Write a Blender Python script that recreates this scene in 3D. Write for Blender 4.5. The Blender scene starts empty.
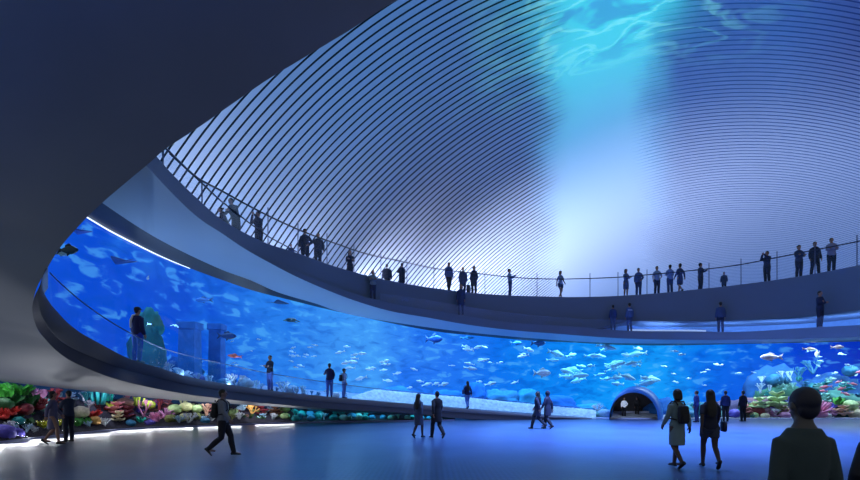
import bpy, math, random
from math import sin, cos, pi, sqrt, radians
from mathutils import Vector, Matrix, noise

random.seed(7)
F = 500.0; CX = 430.0; HY = 392.0; EYE = 1.63
SC = bpy.context.scene
COL = SC.collection

def P(px, py, D):            # point seen at (px,py) at distance D from the eye plane
    return Vector(((px-CX)/F*D, D, EYE+(HY-py)/F*D))
def PZ(px, D, z):            # point on the px bearing, at distance D, height z
    return Vector(((px-CX)/F*D, D, z))

# ------------------------------------------------------------------ interpolation
def interp(tab, x):
    n = len(tab)
    if x <= tab[0][0]:
        a, b = tab[0], tab[1]
        return a[1]+(b[1]-a[1])*(x-a[0])/(b[0]-a[0])
    if x >= tab[-1][0]:
        a, b = tab[-2], tab[-1]
        return b[1]+(b[1]-a[1])*(x-b[0])/(b[0]-a[0])
    for i in range(n-1):
        if tab[i][0] <= x <= tab[i+1][0]: break
    h = tab[i+1][0]-tab[i][0]
    d = (tab[i+1][1]-tab[i][1])/h
    def slope(k):
        if k == 0: return (tab[1][1]-tab[0][1])/(tab[1][0]-tab[0][0])
        if k == n-1: return (tab[-1][1]-tab[-2][1])/(tab[-1][0]-tab[-2][0])
        h0 = tab[k][0]-tab[k-1][0]; h1 = tab[k+1][0]-tab[k][0]
        d0 = (tab[k][1]-tab[k-1][1])/h0; d1 = (tab[k+1][1]-tab[k][1])/h1
        return (d0*h1+d1*h0)/(h0+h1)
    m0, m1 = slope(i), slope(i+1)
    t = (x-tab[i][0])/h
    return ((2*t**3-3*t*t+1)*tab[i][1]+(t**3-2*t*t+t)*h*m0+(-2*t**3+3*t*t)*tab[i+1][1]+(t**3-t*t)*h*m1)

def catmull(pts, sub):
    out = []
    n = len(pts)
    for i in range(n-1):
        p0 = pts[max(i-1, 0)]; p1 = pts[i]; p2 = pts[i+1]; p3 = pts[min(i+2, n-1)]
        for k in range(sub):
            t = k/sub
            out.append(0.5*((2*p1)+(p2-p0)*t+(2*p0-5*p1+4*p2-p3)*t*t+(3*p1-p0-3*p2+p3)*t**3))
    out.append(pts[-1].copy())
    return out

# ------------------------------------------------------------------ mesh builder
class MB:
    def __init__(s): s.v = []; s.f = []; s.m = []
    def ring(s, pts):
        i = len(s.v); s.v += [tuple(p) for p in pts]; return list(range(i, i+len(pts)))
    def face(s, idx, m=0): s.f.append(tuple(idx)); s.m.append(m)
    def skin(s, r0, r1, closed=True, m=0):
        n = len(r0)
        for k in range(n if closed else n-1):
            s.face((r0[k], r0[(k+1) % n], r1[(k+1) % n], r1[k]), m)
    def grid(s, rows, m=0, closed=False):
        rr = [s.ring(r) for r in rows]
        for a, b in zip(rr, rr[1:]): s.skin(a, b, closed, m)
    def rings(s, rings, m=0, caps=True):
        rr = [s.ring(r) for r in rings]
        for a, b in zip(rr, rr[1:]): s.skin(a, b, True, m)
        if caps:
            s.face(rr[0][::-1], m); s.face(rr[-1], m)
    def tube(s, pts, rad, seg=8, m=0, flat=None):
        pts = [Vector(p) for p in pts]
        if not hasattr(rad, '__len__'): rad = [rad]*len(pts)
        rings = []
        prev = None
        for i, p in enumerate(pts):
            d = (pts[min(i+1, len(pts)-1)]-pts[max(i-1, 0)]).normalized()
            if prev is None:
                u = d.cross(Vector((0, 0, 1)))
                if u.length < .2: u = d.cross(Vector((0, 1, 0)))
                u.normalize()
            else:
                u = (prev-d*prev.dot(d)).normalized()
            prev = u; w = d.cross(u)
            r = rad[i]
            rings.append((p, u, w, d, r))
        out = []
        p, u, w, d, r = rings[0]
        for a in (.35, .8): out.append([p-d*r*cos(a*pi/2)*.8+(u*cos(2*pi*k/seg)+w*sin(2*pi*k/seg))*r*sin(a*pi/2) for k in range(seg)])
        for p, u, w, d, r in rings:
            out.append([p+(u*cos(2*pi*k/seg)+w*sin(2*pi*k/seg))*r for k in range(seg)])
        p, u, w, d, r = rings[-1]
        for a in (.8, .35): out.append([p+d*r*cos(a*pi/2)*.8+(u*cos(2*pi*k/seg)+w*sin(2*pi*k/seg))*r*sin(a*pi/2) for k in range(seg)])
        s.rings(out, m)
    def ell(s, c, r, seg=14, st=9, m=0, fn=None):
        out = []
        for i in range(st+1):
            a = pi*(i+.0)/st
            a = min(max(a, .12), pi-.12)
            row = []
            for k in range(seg):
                b = 2*pi*k/seg
                n = Vector((sin(a)*cos(b), sin(a)*sin(b), -cos(a)))
                q = fn(n) if fn else 1.0
                row.append((c[0]+n.x*r[0]*q, c[1]+n.y*r[1]*q, c[2]+n.z*r[2]*q))
            out.append(row)
        s.rings(out, m)
    def stack(s, rows, seg=18, m=0, T=None):     # rows of (z, rx, ry, cx, cy)
        out = []
        for z, rx, ry, cx, cy in rows:
            r = [Vector((cx+rx*cos(2*pi*k/seg), cy+ry*sin(2*pi*k/seg), z)) for k in range(seg)]
            if T: r = [T(q) for q in r]
            out.append(r)
        s.rings(out, m)
    def box(s, a, b, m=0):
        x0, y0, z0 = a; x1, y1, z1 = b
        i = s.ring([(x0,y0,z0),(x1,y0,z0),(x1,y1,z0),(x0,y1,z0),(x0,y0,z1),(x1,y0,z1),(x1,y1,z1),(x0,y1,z1)])
        for q in ((3,2,1,0),(4,5,6,7),(0,1,5,4),(1,2,6,5),(2,3,7,6),(3,0,4,7)): s.face([i[k] for k in q], m)
    def rbox(s, c, h, rnd=.25, seg=20, m=0, T=None):   # rounded block (superellipse stack)
        out = []
        e = .5
        for zz in (-1, -.93, -.75, 0, .75, .93, 1):
            f = (1-abs(zz)**6*.28)
            row = []
            for k in range(seg):
                a = 2*pi*k/seg
                cx_, sy = cos(a), sin(a)
                x = abs(cx_)**e*(1 if cx_ >= 0 else -1); y = abs(sy)**e*(1 if sy >= 0 else -1)
                v = Vector((c[0]+x*h[0]*f, c[1]+y*h[1]*f, c[2]+zz*h[2]))
                row.append(T(v) if T else v)
            out.append(row)
        s.rings(out, m)
    def mesh(s, name, smooth=True):
        me = bpy.data.meshes.new(name)
        me.from_pydata(s.v, [], s.f)
        for p, m in zip(me.polygons, s.m): p.material_index = m; p.use_smooth = smooth
        me.update()
        return me
    def build(s, name, mats, parent=None, smooth=True, loc=None):
        return link(name, s.mesh(name, smooth), mats, parent)

def link(name, me, mats, parent=None):
    if not isinstance(mats, (list, tuple)): mats = [mats]
    if not me.materials:
        for m in mats: me.materials.append(m)
    o = bpy.data.objects.new(name, me); COL.objects.link(o)
    if parent: o.parent = parent
    return o

def remesh(me, vox, smooth=2):
    o = bpy.data.objects.new('tmp', me); COL.objects.link(o)
    r = o.modifiers.new('r', 'REMESH'); r.mode = 'VOXEL'; r.voxel_size = vox; r.use_smooth_shade = True
    if smooth:
        q = o.modifiers.new('s', 'SMOOTH'); q.factor = .5; q.iterations = smooth
    dg = bpy.context.evaluated_depsgraph_get(); dg.update()
    out = bpy.data.meshes.new_from_object(o.evaluated_get(dg))
    bpy.data.objects.remove(o)
    for p in out.polygons: p.use_smooth = True
    return out

def tag(o, label=None, cat=None, group=None, kind=None):
    if label: o['label'] = label
    if cat: o['category'] = cat
    if group: o['group'] = group
    if kind: o['kind'] = kind
    return o
def empty(name, loc, rz=0, scale=1):
    o = bpy.data.objects.new(name, None); COL.objects.link(o); o.location = loc; o.rotation_euler = (0, 0, rz); o.scale = (scale,)*3
    return o

# ------------------------------------------------------------------ materials
def srgb(c):
    return tuple(((x/255)/12.92 if x/255 <= .04045 else ((x/255+.055)/1.055)**2.4) for x in c[:3])+(1,)
MC = {}
def mat(name, rgb, rough=.6, var=.12, scale=6, metal=0, bump=0, spec=.5, emis=None, es=0, coords='Object'):
    k = (name, rgb, rough, emis, es)
    if k in MC: return MC[k]
    m = bpy.data.materials.new(name); m.use_nodes = True
    nt = m.node_tree; b = nt.nodes['Principled BSDF']
    c = srgb(rgb)
    tc = nt.nodes.new('ShaderNodeTexCoord'); nz = nt.nodes.new('ShaderNodeTexNoise'); nz.inputs['Scale'].default_value = scale; nz.inputs['Detail'].default_value = 4
    nt.links.new(tc.outputs[coords], nz.inputs['Vector'])
    mx = nt.nodes.new('ShaderNodeMix'); mx.data_type = 'RGBA'
    mx.inputs['A'].default_value = tuple(x*(1-var*1.5) for x in c[:3])+(1,)
    mx.inputs['B'].default_value = tuple(min(x*(1+var*1.5), 1) for x in c[:3])+(1,)
    nt.links.new(nz.outputs['Fac'], mx.inputs['Factor']); nt.links.new(mx.outputs['Result'], b.inputs['Base Color'])
    b.inputs['Roughness'].default_value = rough; b.inputs['Metallic'].default_value = metal
    b.inputs['Specular IOR Level'].default_value = spec
    if bump:
        bp = nt.nodes.new('ShaderNodeBump'); bp.inputs['Strength'].default_value = bump
        nt.links.new(nz.outputs['Fac'], bp.inputs['Height']); nt.links.new(bp.outputs['Normal'], b.inputs['Normal'])
    if emis:
        b.inputs['Emission Color'].default_value = srgb(emis); b.inputs['Emission Strength'].default_value = es
    MC[k] = m
    return m

def glass(name, tint, gloss=.08, opac=0.0, ocol=(120, 150, 200)):
    m = bpy.data.materials.new(name); m.use_nodes = True; nt = m.node_tree
    nt.nodes.clear()
    out = nt.nodes.new('ShaderNodeOutputMaterial'); tr = nt.nodes.new('ShaderNodeBsdfTransparent'); tr.inputs[0].default_value = tuple(tint)+(1,)
    gl = nt.nodes.new('ShaderNodeBsdfGlossy'); gl.inputs['Roughness'].default_value = .03
    fr = nt.nodes.new('ShaderNodeLayerWeight'); fr.inputs['Blend'].default_value = .25
    mp = nt.nodes.new('ShaderNodeMath'); mp.operation = 'MULTIPLY'; mp.inputs[1].default_value = gloss
    nt.links.new(fr.outputs['Facing'], mp.inputs[0])
    mx = nt.nodes.new('ShaderNodeMixShader')
    nt.links.new(mp.outputs[0], mx.inputs[0]); nt.links.new(tr.outputs[0], mx.inputs[1]); nt.links.new(gl.outputs[0], mx.inputs[2])
    last = mx
    if opac:
        df = nt.nodes.new('ShaderNodeBsdfDiffuse'); df.inputs[0].default_value = srgb(ocol)
        m2 = nt.nodes.new('ShaderNodeMixShader'); m2.inputs[0].default_value = opac
        nt.links.new(mx.outputs[0], m2.inputs[1]); nt.links.new(df.outputs[0], m2.inputs[2]); last = m2
    nt.links.new(last.outputs[0], out.inputs[0])
    return m

M_shell = mat('shell_plaster', (124, 130, 142), .45, .1, .35, bump=0)
M_deck = mat('deck_fascia', (92, 108, 134), .5, .04, .5)
M_floorup = mat('gallery_floor', (80, 85, 105), .6)
M_dark = mat('dark_metal', (28, 32, 44), .4)
M_soffit = mat('soffit_panel', (150, 170, 186), .45, .04, .4)
M_rampf = mat('ramp_fascia', (122, 124, 134), .5, .06, .6)
M_ramplow = mat('ramp_lower_band', (88, 92, 108), .5, .06, .6)
M_rail = mat('rail_metal', (30, 36, 58), .4)
M_post = mat('post_metal', (70, 84, 120), .4)
M_glass = glass('clear_glass', (.97, .985, 1), .22)
M_bal = glass('balustrade_glass', (.9, .95, 1), .3, .05, (150, 180, 230))
M_strip = mat('white_light_strip', (255, 255, 255), emis=(205, 225, 255), es=2.2)
M_blue = mat('slot_wall_blue', (120, 155, 205), .5)

# ------------------------------------------------------------------ curves of the architecture
A_tab = [(110,106),(135,133),(157.5,157.5),(170,171.7),(197,198.3),(220,218.3),(243,232),(263,241.7),(300,254),(340,268),(387,280),(430,287.5),(482,293.7),(537,296.3),(580,297),(615,296),(660,293),(700,289),(728,286),(795,277),(860,265),(930,250),(1010,228)]
DA_tab = [(x, 2850/(392-y)) for x, y in A_tab]
C_tab = [(110,112),(150,163),(197,207),(243,243),(300,268),(340,280),(390,293),(440,303),(490,311),(580,318),(627,320.5),(700,321),(763,319),(820,315),(860,310),(930,300),(1010,286)]
L_tab = [(110,113),(150,164),(197,208.5),(243,245),(300,273),(320,281),(353,293),(390,303),(440,311.5),(507,322),(580,327),(615,330),(700,331.5),(720,332),(820,327),(860,325),(930,319),(1010,310)]
B_tab = [(60,73),(80,95),(110,125),(147,166),(170,191),(200,219),(223,234),(242,247),(270,263),(290,273.5),(322,288),(353,300),(390,311),(430,318),(460,323.5),(510,330),(560,334),(615,338),(700,340),(760,339.5),(860,337),(930,334),(1010,330)]
E_tab = [(40,160),(60,175),(102.5,203),(120,215),(143,230),(200,260),(225,271),(250,280),(272,290),(320,305),(337,311),(362,317),(380,320),(440,329),(523,337.5),(600,342.5),(700,343.5),(860,340),(1010,336)]
G_tab = [(40,189),(60,201),(87,217.5),(108,230),(137,245),(160,256),(200,272),(225,281),(248,289),(290,300),(320,307.5),(365,317.5),(400,325),(440,332),(480,336),(523,340),(580,343),(603,344.3),(700,345),(720,344.5),(860,341.5),(1010,337)]
DG_tab = [(-60,13.2),(20,13.9),(87,15.3),(137,17.2),(190,20.5),(225,22.4),(290,25.6),(347,27.8),(417,29.9),(467,30.9),(540,31.5),(592,31.0),(620,30.4),(700,30.2),(860,30.2),(1010,30.2)]
def DA(x): return interp(DA_tab, x)
def YA(x): return interp(A_tab, x)
def DG(x): return interp(DG_tab, x)
def Dmid(x): return DA(x)-(.15+.75*min(max((x-250)/150, 0), 1))
ZDECK = EYE+5.70
def xs(a, b, st): 
    n = max(2, int((b-a)/st)); return [a+(b-a)*i/n for i in range(n+1)]

# ------------------------------------------------------------------ floor
def floor_mat():
    m = bpy.data.materials.new('polished_blue_floor'); m.use_nodes = True; nt = m.node_tree; b = nt.nodes['Principled BSDF']
    tc = nt.nodes.new('ShaderNodeTexCoord')
    nz = nt.nodes.new('ShaderNodeTexNoise'); nz.inputs['Scale'].default_value = .6; nz.inputs['Detail'].default_value = 6
    nt.links.new(tc.outputs['Object'], nz.inputs['Vector'])
    cr = nt.nodes.new('ShaderNodeValToRGB'); cr.color_ramp.elements[0].color = srgb((50, 70, 108)); cr.color_ramp.elements[1].color = srgb((64, 86, 126))
    cr.color_ramp.elements[0].position = .3; cr.color_ramp.elements[1].position = .7
    nt.links.new(nz.outputs['Fac'], cr.inputs[0])
    # fine ribbed inlay strip in the middle of the hall
    sx = nt.nodes.new('ShaderNodeSeparateXYZ'); nt.links.new(tc.outputs['Object'], sx.inputs[0])
    def mth(op, a, bb, clamp=False):
        n = nt.nodes.new('ShaderNodeMath'); n.operation = op; n.use_clamp = clamp
        for k, q in enumerate((a, bb)):
            if q is None: continue
            if isinstance(q, (int, float)): n.inputs[k].default_value = q
            else: nt.links.new(q, n.inputs[k])
        return n.outputs[0]
    wx = mth('SINE', mth('MULTIPLY', sx.outputs[0], 2*pi/.11), None)
    wy = mth('SINE', mth('MULTIPLY', sx.outputs[1], 2*pi/.16), None)
    st = mth('MULTIPLY', mth('ADD', mth('MULTIPLY', wx, .5), .5), mth('ADD', mth('MULTIPLY', wy, .3), .7))
    fx = mth('SUBTRACT', 1.15, mth('DIVIDE', mth('ABSOLUTE', sx.outputs[0], None), 2.6), True)
    fy = mth('SUBTRACT', 1.0, mth('DIVIDE', mth('SUBTRACT', sx.outputs[1], 10.0), 3.0), True)
    msk = mth('MULTIPLY', mth('MULTIPLY', fx, fy), st)
    mx = nt.nodes.new('ShaderNodeMix'); mx.data_type = 'RGBA'
    nt.links.new(mth('MULTIPLY', msk, .8), mx.inputs['Factor']); nt.links.new(cr.outputs[0], mx.inputs['A']); mx.inputs['B'].default_value = srgb((14, 20, 44))
    nt.links.new(mx.outputs['Result'], b.inputs['Base Color'])
    nr = nt.nodes.new('ShaderNodeTexNoise'); nr.inputs['Scale'].default_value = 9; nr.inputs['Detail'].default_value = 5
    nt.links.new(tc.outputs['Object'], nr.inputs['Vector'])
    bp = nt.nodes.new('ShaderNodeBump'); bp.inputs['Strength'].default_value = .12; bp.inputs['Distance'].default_value = .05
    nt.links.new(nr.outputs['Fac'], bp.inputs['Height']); nt.links.new(bp.outputs['Normal'], b.inputs['Normal'])
    b.inputs['Roughness'].default_value = .33; b.inputs['Specular IOR Level'].default_value = .7
    return m
fl = MB(); fl.box((-45, -6, -.2), (45, 70, 0))
tag(fl.build('floor', floor_mat(), smooth=False), kind='structure')

# ------------------------------------------------------------------ ribbed ceiling vault
DOME_S = .3
def dome_mats():
    out = []
    for nm, base, ef in (('ceiling_slat', (158, 166, 186), 1.0), ('ceiling_groove', (10, 14, 34), 1.0)):
        m = bpy.data.materials.new(nm); m.use_nodes = True; nt = m.node_tree; b = nt.nodes['Principled BSDF']
        L = nt.links
        b.inputs['Base Color'].default_value = srgb(base); b.inputs['Roughness'].default_value = .5
        uv = nt.nodes.new('ShaderNodeUVMap'); uv.uv_map = 'UVMap'
        sp = nt.nodes.new('ShaderNodeSeparateXYZ'); L.new(uv.outputs[0], sp.inputs[0])
        def mth(op, a, bb=None, clamp=False):
            n = nt.nodes.new('ShaderNodeMath'); n.operation = op; n.use_clamp = clamp
            for k, q in enumerate((a, bb)):
                if q is None: continue
                if isinstance(q, (int, float)): n.inputs[k].default_value = q
                else: L.new(q, n.inputs[k])
            return n.outputs[0]
        def mr(x, a, bb, c=0, d=1):
            n = nt.nodes.new('ShaderNodeMapRange'); n.interpolation_type = 'SMOOTHSTEP'
            for k, q in enumerate((x, a, bb, c, d)):
                if isinstance(q, (int, float)): n.inputs[k].default_value = q
                else: L.new(q, n.inputs[k])
            return n.outputs[0]
        def mix(f, a, c):
            n = nt.nodes.new('ShaderNodeMix'); n.data_type = 'RGBA'
            if isinstance(f, (int, float)): n.inputs['Factor'].default_value = f
            else: L.new(f, n.inputs['Factor'])
            for s_, q in (('A', a), ('B', c)):
                if isinstance(q, tuple): n.inputs[s_].default_value = q
                else: L.new(q, n.inputs[s_])
            return n.outputs['Result']
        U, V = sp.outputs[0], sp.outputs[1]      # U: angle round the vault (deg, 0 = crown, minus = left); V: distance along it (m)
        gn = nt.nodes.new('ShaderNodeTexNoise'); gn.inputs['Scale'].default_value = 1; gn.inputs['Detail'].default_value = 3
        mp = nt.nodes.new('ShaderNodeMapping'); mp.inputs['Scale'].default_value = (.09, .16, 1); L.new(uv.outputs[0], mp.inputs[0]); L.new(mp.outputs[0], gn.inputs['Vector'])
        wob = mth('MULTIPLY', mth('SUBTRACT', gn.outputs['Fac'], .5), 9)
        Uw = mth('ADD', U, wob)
        near = mr(V, 46, 28)                      # 1 towards the near end of the vault
        Bm = mth('DIVIDE', mth('ADD', Uw, mth('MULTIPLY', V, .53)), mth('MULTIPLY', V, .25))   # across the painted beam of light
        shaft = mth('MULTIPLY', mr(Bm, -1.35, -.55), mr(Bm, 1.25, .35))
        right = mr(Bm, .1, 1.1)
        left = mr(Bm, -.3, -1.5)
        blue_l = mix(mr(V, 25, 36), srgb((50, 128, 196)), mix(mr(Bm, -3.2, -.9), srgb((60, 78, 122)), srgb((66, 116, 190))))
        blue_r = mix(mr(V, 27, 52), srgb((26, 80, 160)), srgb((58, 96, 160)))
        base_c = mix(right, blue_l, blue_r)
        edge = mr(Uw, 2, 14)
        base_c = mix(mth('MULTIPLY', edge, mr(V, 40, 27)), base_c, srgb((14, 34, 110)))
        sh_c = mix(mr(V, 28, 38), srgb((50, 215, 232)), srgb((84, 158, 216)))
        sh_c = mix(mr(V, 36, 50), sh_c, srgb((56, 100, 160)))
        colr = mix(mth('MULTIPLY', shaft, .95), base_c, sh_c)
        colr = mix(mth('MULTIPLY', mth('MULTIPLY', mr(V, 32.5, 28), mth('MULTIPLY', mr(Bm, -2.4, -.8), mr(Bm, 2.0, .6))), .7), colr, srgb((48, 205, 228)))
        # ripples of water light, painted like the beam into the ceiling's emission
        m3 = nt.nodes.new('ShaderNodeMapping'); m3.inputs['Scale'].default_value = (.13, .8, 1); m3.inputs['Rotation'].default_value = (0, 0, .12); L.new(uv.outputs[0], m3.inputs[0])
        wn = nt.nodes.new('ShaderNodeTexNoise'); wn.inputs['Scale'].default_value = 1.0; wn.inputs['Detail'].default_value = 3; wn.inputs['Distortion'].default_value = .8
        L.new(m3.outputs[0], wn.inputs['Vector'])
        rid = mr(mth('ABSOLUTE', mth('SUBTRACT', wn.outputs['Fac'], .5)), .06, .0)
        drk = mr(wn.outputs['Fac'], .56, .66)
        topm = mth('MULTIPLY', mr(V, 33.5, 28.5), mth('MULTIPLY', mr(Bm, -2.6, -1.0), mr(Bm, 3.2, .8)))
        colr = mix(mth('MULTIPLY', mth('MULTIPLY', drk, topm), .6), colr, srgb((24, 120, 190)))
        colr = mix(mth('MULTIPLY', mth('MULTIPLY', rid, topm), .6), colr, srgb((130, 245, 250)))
        if nm == 'ceiling_groove':     # joints paler on the right, and washed out within the painted beam
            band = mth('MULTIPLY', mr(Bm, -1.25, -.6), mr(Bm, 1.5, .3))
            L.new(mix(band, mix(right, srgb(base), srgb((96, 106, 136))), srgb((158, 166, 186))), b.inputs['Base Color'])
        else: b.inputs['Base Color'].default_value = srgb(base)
        L.new(colr, b.inputs['Emission Color'])  # light shaft, caustics and blue wash all painted as glow on the ceiling
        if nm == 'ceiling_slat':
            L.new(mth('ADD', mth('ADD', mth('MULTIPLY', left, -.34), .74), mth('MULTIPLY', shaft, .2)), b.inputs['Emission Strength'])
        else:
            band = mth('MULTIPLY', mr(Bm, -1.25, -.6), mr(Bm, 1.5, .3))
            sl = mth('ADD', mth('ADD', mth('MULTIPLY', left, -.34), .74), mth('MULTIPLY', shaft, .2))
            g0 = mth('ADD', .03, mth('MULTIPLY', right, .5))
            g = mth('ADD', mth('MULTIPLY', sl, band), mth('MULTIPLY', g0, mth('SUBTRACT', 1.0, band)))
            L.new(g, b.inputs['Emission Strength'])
        out.append(m)
    return out
def sst(x, a, b):
    t = min(1, max(0, (x-a)/(b-a))); return t*t*(3-2*t)
def smooth_band(U, V):  # flattens the ribs where the painted light shaft washes them out
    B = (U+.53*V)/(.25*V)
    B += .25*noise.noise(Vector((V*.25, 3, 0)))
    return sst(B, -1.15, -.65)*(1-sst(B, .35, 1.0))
def build_dome():
    mb = MB(); uvs = []
    NT = 110; D0, D1 = 17.0, 64.0
    nper = int((D1-D0)/DOME_S)
    rows = []; R = 32.0
    def row(D, dr):
        zc = EYE-158/F*D; xc = 320/F*D; r = R+dr
        zb = 9.0
        tm = math.acos(max(-1, min(1, (zb-zc)/r)))
        pts = []; u = []
        for k in range(NT+1):
            t = -tm+2*tm*k/NT
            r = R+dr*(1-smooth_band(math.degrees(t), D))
            pts.append(Vector((xc+r*sin(t), D, zc+r*cos(t)))); u.append((math.degrees(t), D))
        return pts, u
    prev = None
    for i in range(nper):
        a = D0+i*DOME_S
        for dD, dr, m in ((0, 0, 1), (.225, 0, 0), (.228, .09, 1), (.3, .09, 1)):
            p, u = row(a+dD, dr)
            idx = mb.ring(p); uvs += u
            if prev is not None:
                n0 = len(mb.f); mb.skin(prev, idx, False, m)
            prev = idx
    # end wall closing the vault
    p, u = row(D1, 0); idx = mb.ring(p); uvs += u; mb.skin(prev, idx, False, 0)
    q = [Vector((v.x, D1, 6.2)) for v in p]; i2 = mb.ring(q); uvs += u; mb.skin(idx, i2, False, 0)
    me = mb.mesh('ceiling', True)
    for pl in me.polygons: pl.use_smooth = False
    uvl = me.uv_layers.new(name='UVMap')
    for l in me.loops: uvl.data[l.index].uv = uvs[l.vertex_index]
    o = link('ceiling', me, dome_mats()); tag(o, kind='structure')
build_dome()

# ------------------------------------------------------------------ upper gallery deck, middle ring, soffit
X1 = xs(128, 1000, 5)
mb = MB()
top = [PZ(x, DA(x), ZDECK) for x in X1]
def CL(x):      # lower edge of the gallery fascia: closed down to the ring, opening into a slot at the right
    f = min(1, max(0, (x-590)/45)); f = f*f*(3-2*f)
    return interp(C_tab, x)*f+(interp(L_tab, x)+.5)*(1-f)
bot = [P(x, CL(x), DA(x)) for x in X1]
lipi = [PZ(x, DA(x)+.12, ZDECK) for x in X1]
fl1 = [PZ(x, DA(x)+.12, ZDECK-.03) for x in X1]
fl2 = [PZ(x, DA(x)+2+5.5*min(1, max(0, (x-150)/120)), ZDECK-.03) for x in X1]
und2 = [Vector((p.x, p.y, b.z)) for p, b in zip(fl2, bot)]
mb.grid([fl2, fl1, lipi, top], 1)
mb.grid([top, bot], 0)
k0 = next(i for i, x in enumerate(X1) if x > 585)
und2 = [Vector(((x-CX)/F*(DA(x)+2.62), DA(x)+2.62, b.z)) for x, b in zip(X1, bot)]
mb.grid([bot[k0:], und2[k0:]], 0)
tag(mb.build('floor_upper', [M_deck, M_floorup]), kind='structure')

mb = MB()
ml = [P(x, interp(L_tab, x), Dmid(x)) for x in X1]
def ledge(x): return DA(x)+.1+2.5*min(1, max(0, (x-590)/50))
mbk = [Vector(((x-CX)/F*ledge(x), ledge(x), p.z)) for x, p in zip(X1, ml)]
mbo = [P(x, interp(B_tab, x), Dmid(x)) for x in X1]
mb.grid([mbk, ml], 1); mb.grid([ml, mbo], 0)
tag(mb.build('floor_middle', [M_deck, M_floorup]), kind='structure')
mb = MB()
sw = [Vector((p.x, p.y-.02, p.z)) for p in mbk]; sw2 = [Vector((p.x, p.y-.02, b.z+.02)) for p, b in zip(mbk, bot)]
mb.grid([sw2[k0:], sw[k0:]]); tag(mb.build('wall_middle', M_blue), kind='structure')

XS = xs(60, 1000, 5)
mb = MB()
b1 = [P(x, interp(B_tab, x), Dmid(x) if x > 147 else 11.75-(147-x)*.004) for x in XS]
e1 = [P(x, interp(E_tab, x), DG(x)-(.5+.9*min(1, max(0, (250-x)/120)))) for x in XS]
g1 = [P(x, interp(G_tab, x), DG(x)-.05) for x in XS]
mid = [(a*.5+c*.5) for a, c in zip(b1, e1)]
mb.grid([b1, mid, e1], 0); 
tag(mb.build('ceiling_soffit', M_soffit), kind='structure')
mb = MB(); mb.grid([e1, g1], 0)
tag(mb.build('trim_1', M_dark), kind='structure')
# light strip along the top of the aquarium window (left sweep)
mb = MB(); xx = xs(70, 190, 3)
mb.grid([[P(x, interp(G_tab, x)-.9*min(1, (192-x)/60), DG(x)-.12) for x in xx], [P(x, interp(G_tab, x)+.5, DG(x)-.12) for x in xx]])
tag(mb.build('light_strip', M_strip), 'thin white light strip along the top edge of the blue aquarium window', 'light')
mb = MB(); xx = xs(628, 706, 4)
mb.grid([[P(x, interp(L_tab, x)-1.6, DA(x)+.6) for x in xx], [P(x, interp(L_tab, x)+.3, DA(x)+.6) for x in xx]])
tag(mb.build('light_strip', mat('white_light_strip_soft', (255,255,255), emis=(170, 200, 250), es=.8)), 'soft white light strip in the slot of the middle ring', 'light')

# ------------------------------------------------------------------ ramp
RT = [ # R1x,R1y, R2x,R2y, R3x,R3y, D
(48,266,46,268,44,271,11.9),(43,278,41,281,40,285,12.0),(43.5,291,39,296,34,298,12.1),(50,303,40,312,32.5,312,12.3),(58,312.5,47,325,37,328,12.6),
(68,323,55,335,46,340,12.9),(81,333,66,344,58,352,13.2),(97,342,84,353,75,363,13.6),(128,358,117,366,111,377.5,14.4),(160,368,153,376,148,387,16.6),
(190,377,190,384.5,190,394.5,18.3),(233,385,233,391.5,233,400,20.6),(290,392.7,290,398.5,290,405.5,23.5),(347,398.3,347,403.5,347,409.8,25.7),
(417,404.5,417,408.7,417,413.7,27.9),(467,409,467,412.5,467,419,28.8),(540,415,540,417,540,419.8,29.5),(592,418.3,592,419,592,419.9,30.1)]
R1 = catmull([P(r[0], r[1], r[6]) for r in RT], 8)
R2 = catmull([P(r[2], r[3], r[6]-.12) for r in RT], 8)
R2b = catmull([P(r[2], r[3]+.5, r[6]-.02) for r in RT], 8)
R3 = catmull([P(r[4], r[5], r[6]) for r in RT], 8)
mb = MB(); mb.grid([R1, R2, R2b], 0); mb.grid([R2b, R3], 1)
RB = []
for p in R1:
    px = CX+F*p.x/p.y; d = max(DG(px)-.02, p.y+.1); RB.append(PZ(px, d, p.z-.02))
mb.grid([RB, R1], 2)
tag(mb.build('floor_ramp', [M_rampf, M_ramplow, M_floorup]), kind='structure')
Rpx = [(CX+F*p.x/p.y, p) for p in R1[8*4:]]
RZ_tab = [(a, p.z) for a, p in Rpx[::4]]; RD_tab = [(a, p.y) for a, p in Rpx[::4]]
def ZR(x): return interp(RZ_tab, max(x, 58))
def DR(x): return interp(RD_tab, max(x, 58))
# ramp balustrade
H_tab = [(47.5,270),(60,282),(78,298),(98,313),(127,331),(160,347),(192,356.5),(225,364),(265,372.5),(305,379),(347,385),(417,392.5),(467,396.7),(540,404),(593,409)]
bal = empty('glass_balustrade', PZ(300, DR(300), ZR(300)))
tag(bal, 'long clear glass balustrade with thin rail along the edge of the sloping aquarium ramp', 'railing')
def rel(mb, o): mb.v = [tuple(Vector(v)-o.location) for v in mb.v]
xx = xs(50, 590, 6)
def bz(x): return (EYE+(HY-interp(H_tab, x))/F*(interp([(43, 12.1), (58, 12.6), (68, 12.9)], x) if x < 68 else DR(x)))
def r1p(x):
    if x >= 68: return DR(x), ZR(x)
    D = interp([(43, 12.05), (50, 12.3), (58, 12.6), (68, 12.9)], x); y = interp([(43, 285), (50, 303), (58, 312.5), (68, 323)], x)
    return D, EYE+(HY-y)/F*D
mb = MB(); mb.grid([[PZ(x, r1p(x)[0]+.08, bz(x)) for x in xx], [PZ(x, r1p(x)[0]+.08, r1p(x)[1]) for x in xx]]); rel(mb, bal)
mb.build('glass_panel', M_bal, bal)
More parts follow.
